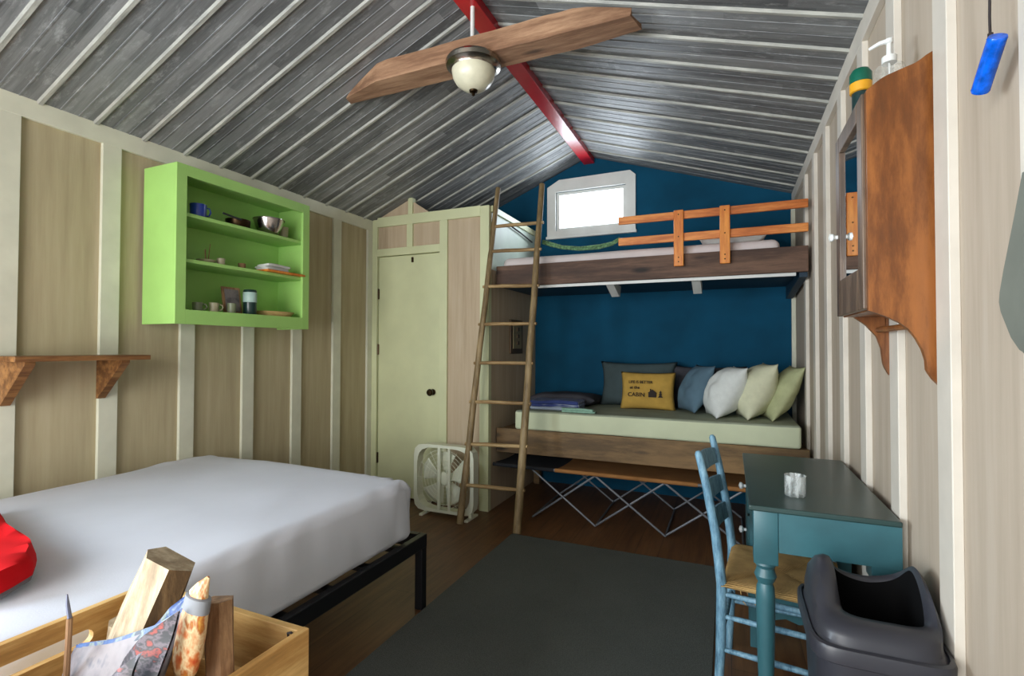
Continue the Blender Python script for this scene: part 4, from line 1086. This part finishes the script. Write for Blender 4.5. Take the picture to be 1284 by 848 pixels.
# orange grained stick with grey band
os_ = thing('kindling_stick', 'orange and cream grained stick with a grey band round its top', 'stick', (-.86, .56, .5))
p0, p1 = Vector((-.884, .59, .715)), Vector((-.861, .60, .855)); dd = (p1-p0).normalized()
def flat_rod(w, pts, rads, asp=.62, mi=0):
    w.tube([Vector((p.x, .60+(p.y-.60)/asp, p.z)) for p in pts], rads, 16, mi)
    return w
def sq(w, asp=.62):
    for v in w.bm.verts: v.co.y = .60+(v.co.y-.60)*asp
    return w
w = MB(); flat_rod(w, [p0+dd*t for t in (0, .006, .02, .05, .09, .125)], [.006, .017, .026, .030, .029, .026]); sq(w).build('shaft', M['orange_bark'], os_, smooth=True)
w = MB(); flat_rod(w, [p0+dd*.122, p0+dd*.124, p0+dd*.148, p0+dd*.150], [.024, .0275, .0265, .022]); sq(w).build('band', M['grey_tape'], os_, smooth=True)
w = MB(); flat_rod(w, [p0+dd*.149, p0+dd*.165+Vector((.006, 0, 0)), p0+dd*.185+Vector((.016, 0, 0))], [.021, .014, .003]); sq(w).build('tip', M['orange_bark'], os_)
split_log('firewood_log', (-.93, .56, .50), (.03, .03, .20), (0, -1, .2), .20, .03, .025, [M['kindling'], M['bark']], 'dark squat log that props up the orange-grained stick', 7)
# newspapers and magazines, curved sheets standing in the crate
def paper(name, pts_top, pts_bot, mat, label, th=.002, cat='newspaper', n=16, waves=.006, seed=0, parent=None):
    w = MB()
    def along(P, t):
        f = t*(len(P)-1); i = min(int(f), len(P)-2); return Vector(P[i]).lerp(Vector(P[i+1]), f-i)
    for o in (0, th):
        w.grid(lambda u, v: along(pts_top, u).lerp(along(pts_bot, u), v)+Vector((0, o, 0))+Vector((0, 1, .2))*waves*noise.noise(Vector((u*4+seed, v*3, 0))), n, n)
    b = w.bm
    o_ = w.build(name, mat, parent, smooth='all')
    if parent is not None: return o_
    return tag(o_, label, cat)
nwp = paper('newspaper', [(-1.205, .585, .698), (-1.073, .575, .741), (-.955, .58, .789), (-.901, .60, .826)], [(-1.16, .47, .50), (-1.06, .46, .50), (-.97, .47, .52), (-.90, .50, .54)], M['news'], 'grey newspaper standing in the crate with blue top edge', .004, seed=1)
paper('printed_edge', [(-1.205, .588, .702), (-1.073, .580, .746), (-.955, .586, .796), (-.901, .606, .834)], [(-1.200, .583, .690), (-1.070, .573, .734), (-.952, .577, .782), (-.899, .60, .82)], M['mag_blue'], None, .005, seed=4, waves=0, parent=nwp)
paper('magazine', [(-1.000, .545, .700), (-.965, .54, .762), (-.922, .545, .806), (-.860, .565, .852)], [(-.955, .47, .56), (-.935, .465, .58), (-.91, .47, .60), (-.88, .50, .62)], M['mag_dark'], 'dark glossy magazine with red print between newspaper and stick', .004, 'magazine', seed=2)
paper('brochure', [(-1.0, .61, .772), (-.955, .612, .816), (-.915, .615, .846), (-.878, .62, .873)], [(-.985, .60, .745), (-.94, .60, .79), (-.90, .60, .82), (-.868, .60, .845)], M['mag_blue'], 'blue printed brochure curling behind the dark magazine', .004, 'brochure', seed=3)
paper('magazine', [(-.965, .50, .705), (-.94, .495, .745), (-.915, .50, .775), (-.885, .52, .80)], [(-.95, .45, .58), (-.93, .44, .59), (-.91, .45, .60), (-.885, .48, .62)], M['mag_dark'], 'crumpled dark magazine nearest the camera in the crate', .004, 'magazine', seed=6, waves=.02)
sk = thing('fire_poker', 'thin upright stick with dark metal tip in the crate', 'poker', (-1.155, .55, .49))
MB().tube([(-1.16, .545, .49), (-1.150, .55, .785)], [.006, .0052], 8).build('shaft', M['kindling'], sk, smooth=True)
MB().tube([(-1.150, .55, .785), (-1.157, .55, .808), (-1.160, .55, .828)], [.0042, .0035, .0012], 8).build('tip', M['handle_grey'], sk, smooth=True)

# ------------------------------------------------------------------ light
wd = bpy.data.worlds.new('outside'); scene.world = wd; wd.use_nodes = True
bg = wd.node_tree.nodes['Background']; bg.inputs['Color'].default_value = (.86, .93, 1.0, 1); bg.inputs['Strength'].default_value = 3.0
def area(name, loc, rot, sx, sy, power, col):
    l = bpy.data.lights.new(name, 'AREA'); l.shape = 'RECTANGLE'; l.size = sx; l.size_y = sy; l.energy = power; l.color = col
    o = bpy.data.objects.new(name, l); COL.objects.link(o); o.location = loc; o.rotation_euler = rot; return o
area('doorway_daylight', (-1.55, YR-.04, 1.35), (pi/2, 0, 0), 1.8, 1.7, 100, (1.0, .985, .95))
area('side_window_daylight', (XL-.04, -.65, 1.5), (0, -pi/2, 0), 1.15, 1.25, 112, (.74, .87, 1.0))
area('gable_window_daylight', ((WX0+WX1)/2, YB+.07, 2.62), (-pi/2, 0, 0), .6, .34, 10, (.80, .90, 1.0))

# ------------------------------------------------------------------ camera
F = 630.; YAW = atan((915-642)/630.); PIT = atan(12/630.); ROLL = radians(.15)
fw = Vector((-sin(YAW)*cos(PIT), cos(YAW)*cos(PIT), sin(PIT))); rt = Vector((cos(YAW), sin(YAW), 0)); up = rt.cross(fw)
r2 = rt*cos(ROLL)+up*sin(ROLL); u2 = -rt*sin(ROLL)+up*cos(ROLL)
cd = bpy.data.cameras.new('camera'); cam = bpy.data.objects.new('camera', cd); COL.objects.link(cam)
cd.sensor_width = 36; cd.lens = F/1284*36; cd.clip_start = .02
mt = Matrix((r2, u2, -fw)).transposed().to_4x4(); mt.translation = Vector((0, 0, 1.3)); cam.matrix_world = mt
scene.camera = cam
scene.view_settings.view_transform = 'Standard'; scene.view_settings.look = 'None'
scene.view_settings.gamma = 1; scene.view_settings.use_curve_mapping = False
scene.view_settings.exposure = 0.0
try:
    scene.cycles.use_denoising = True; scene.cycles.max_bounces = 10; scene.cycles.diffuse_bounces = 8; scene.cycles.sample_clamp_indirect = 8
except Exception: pass
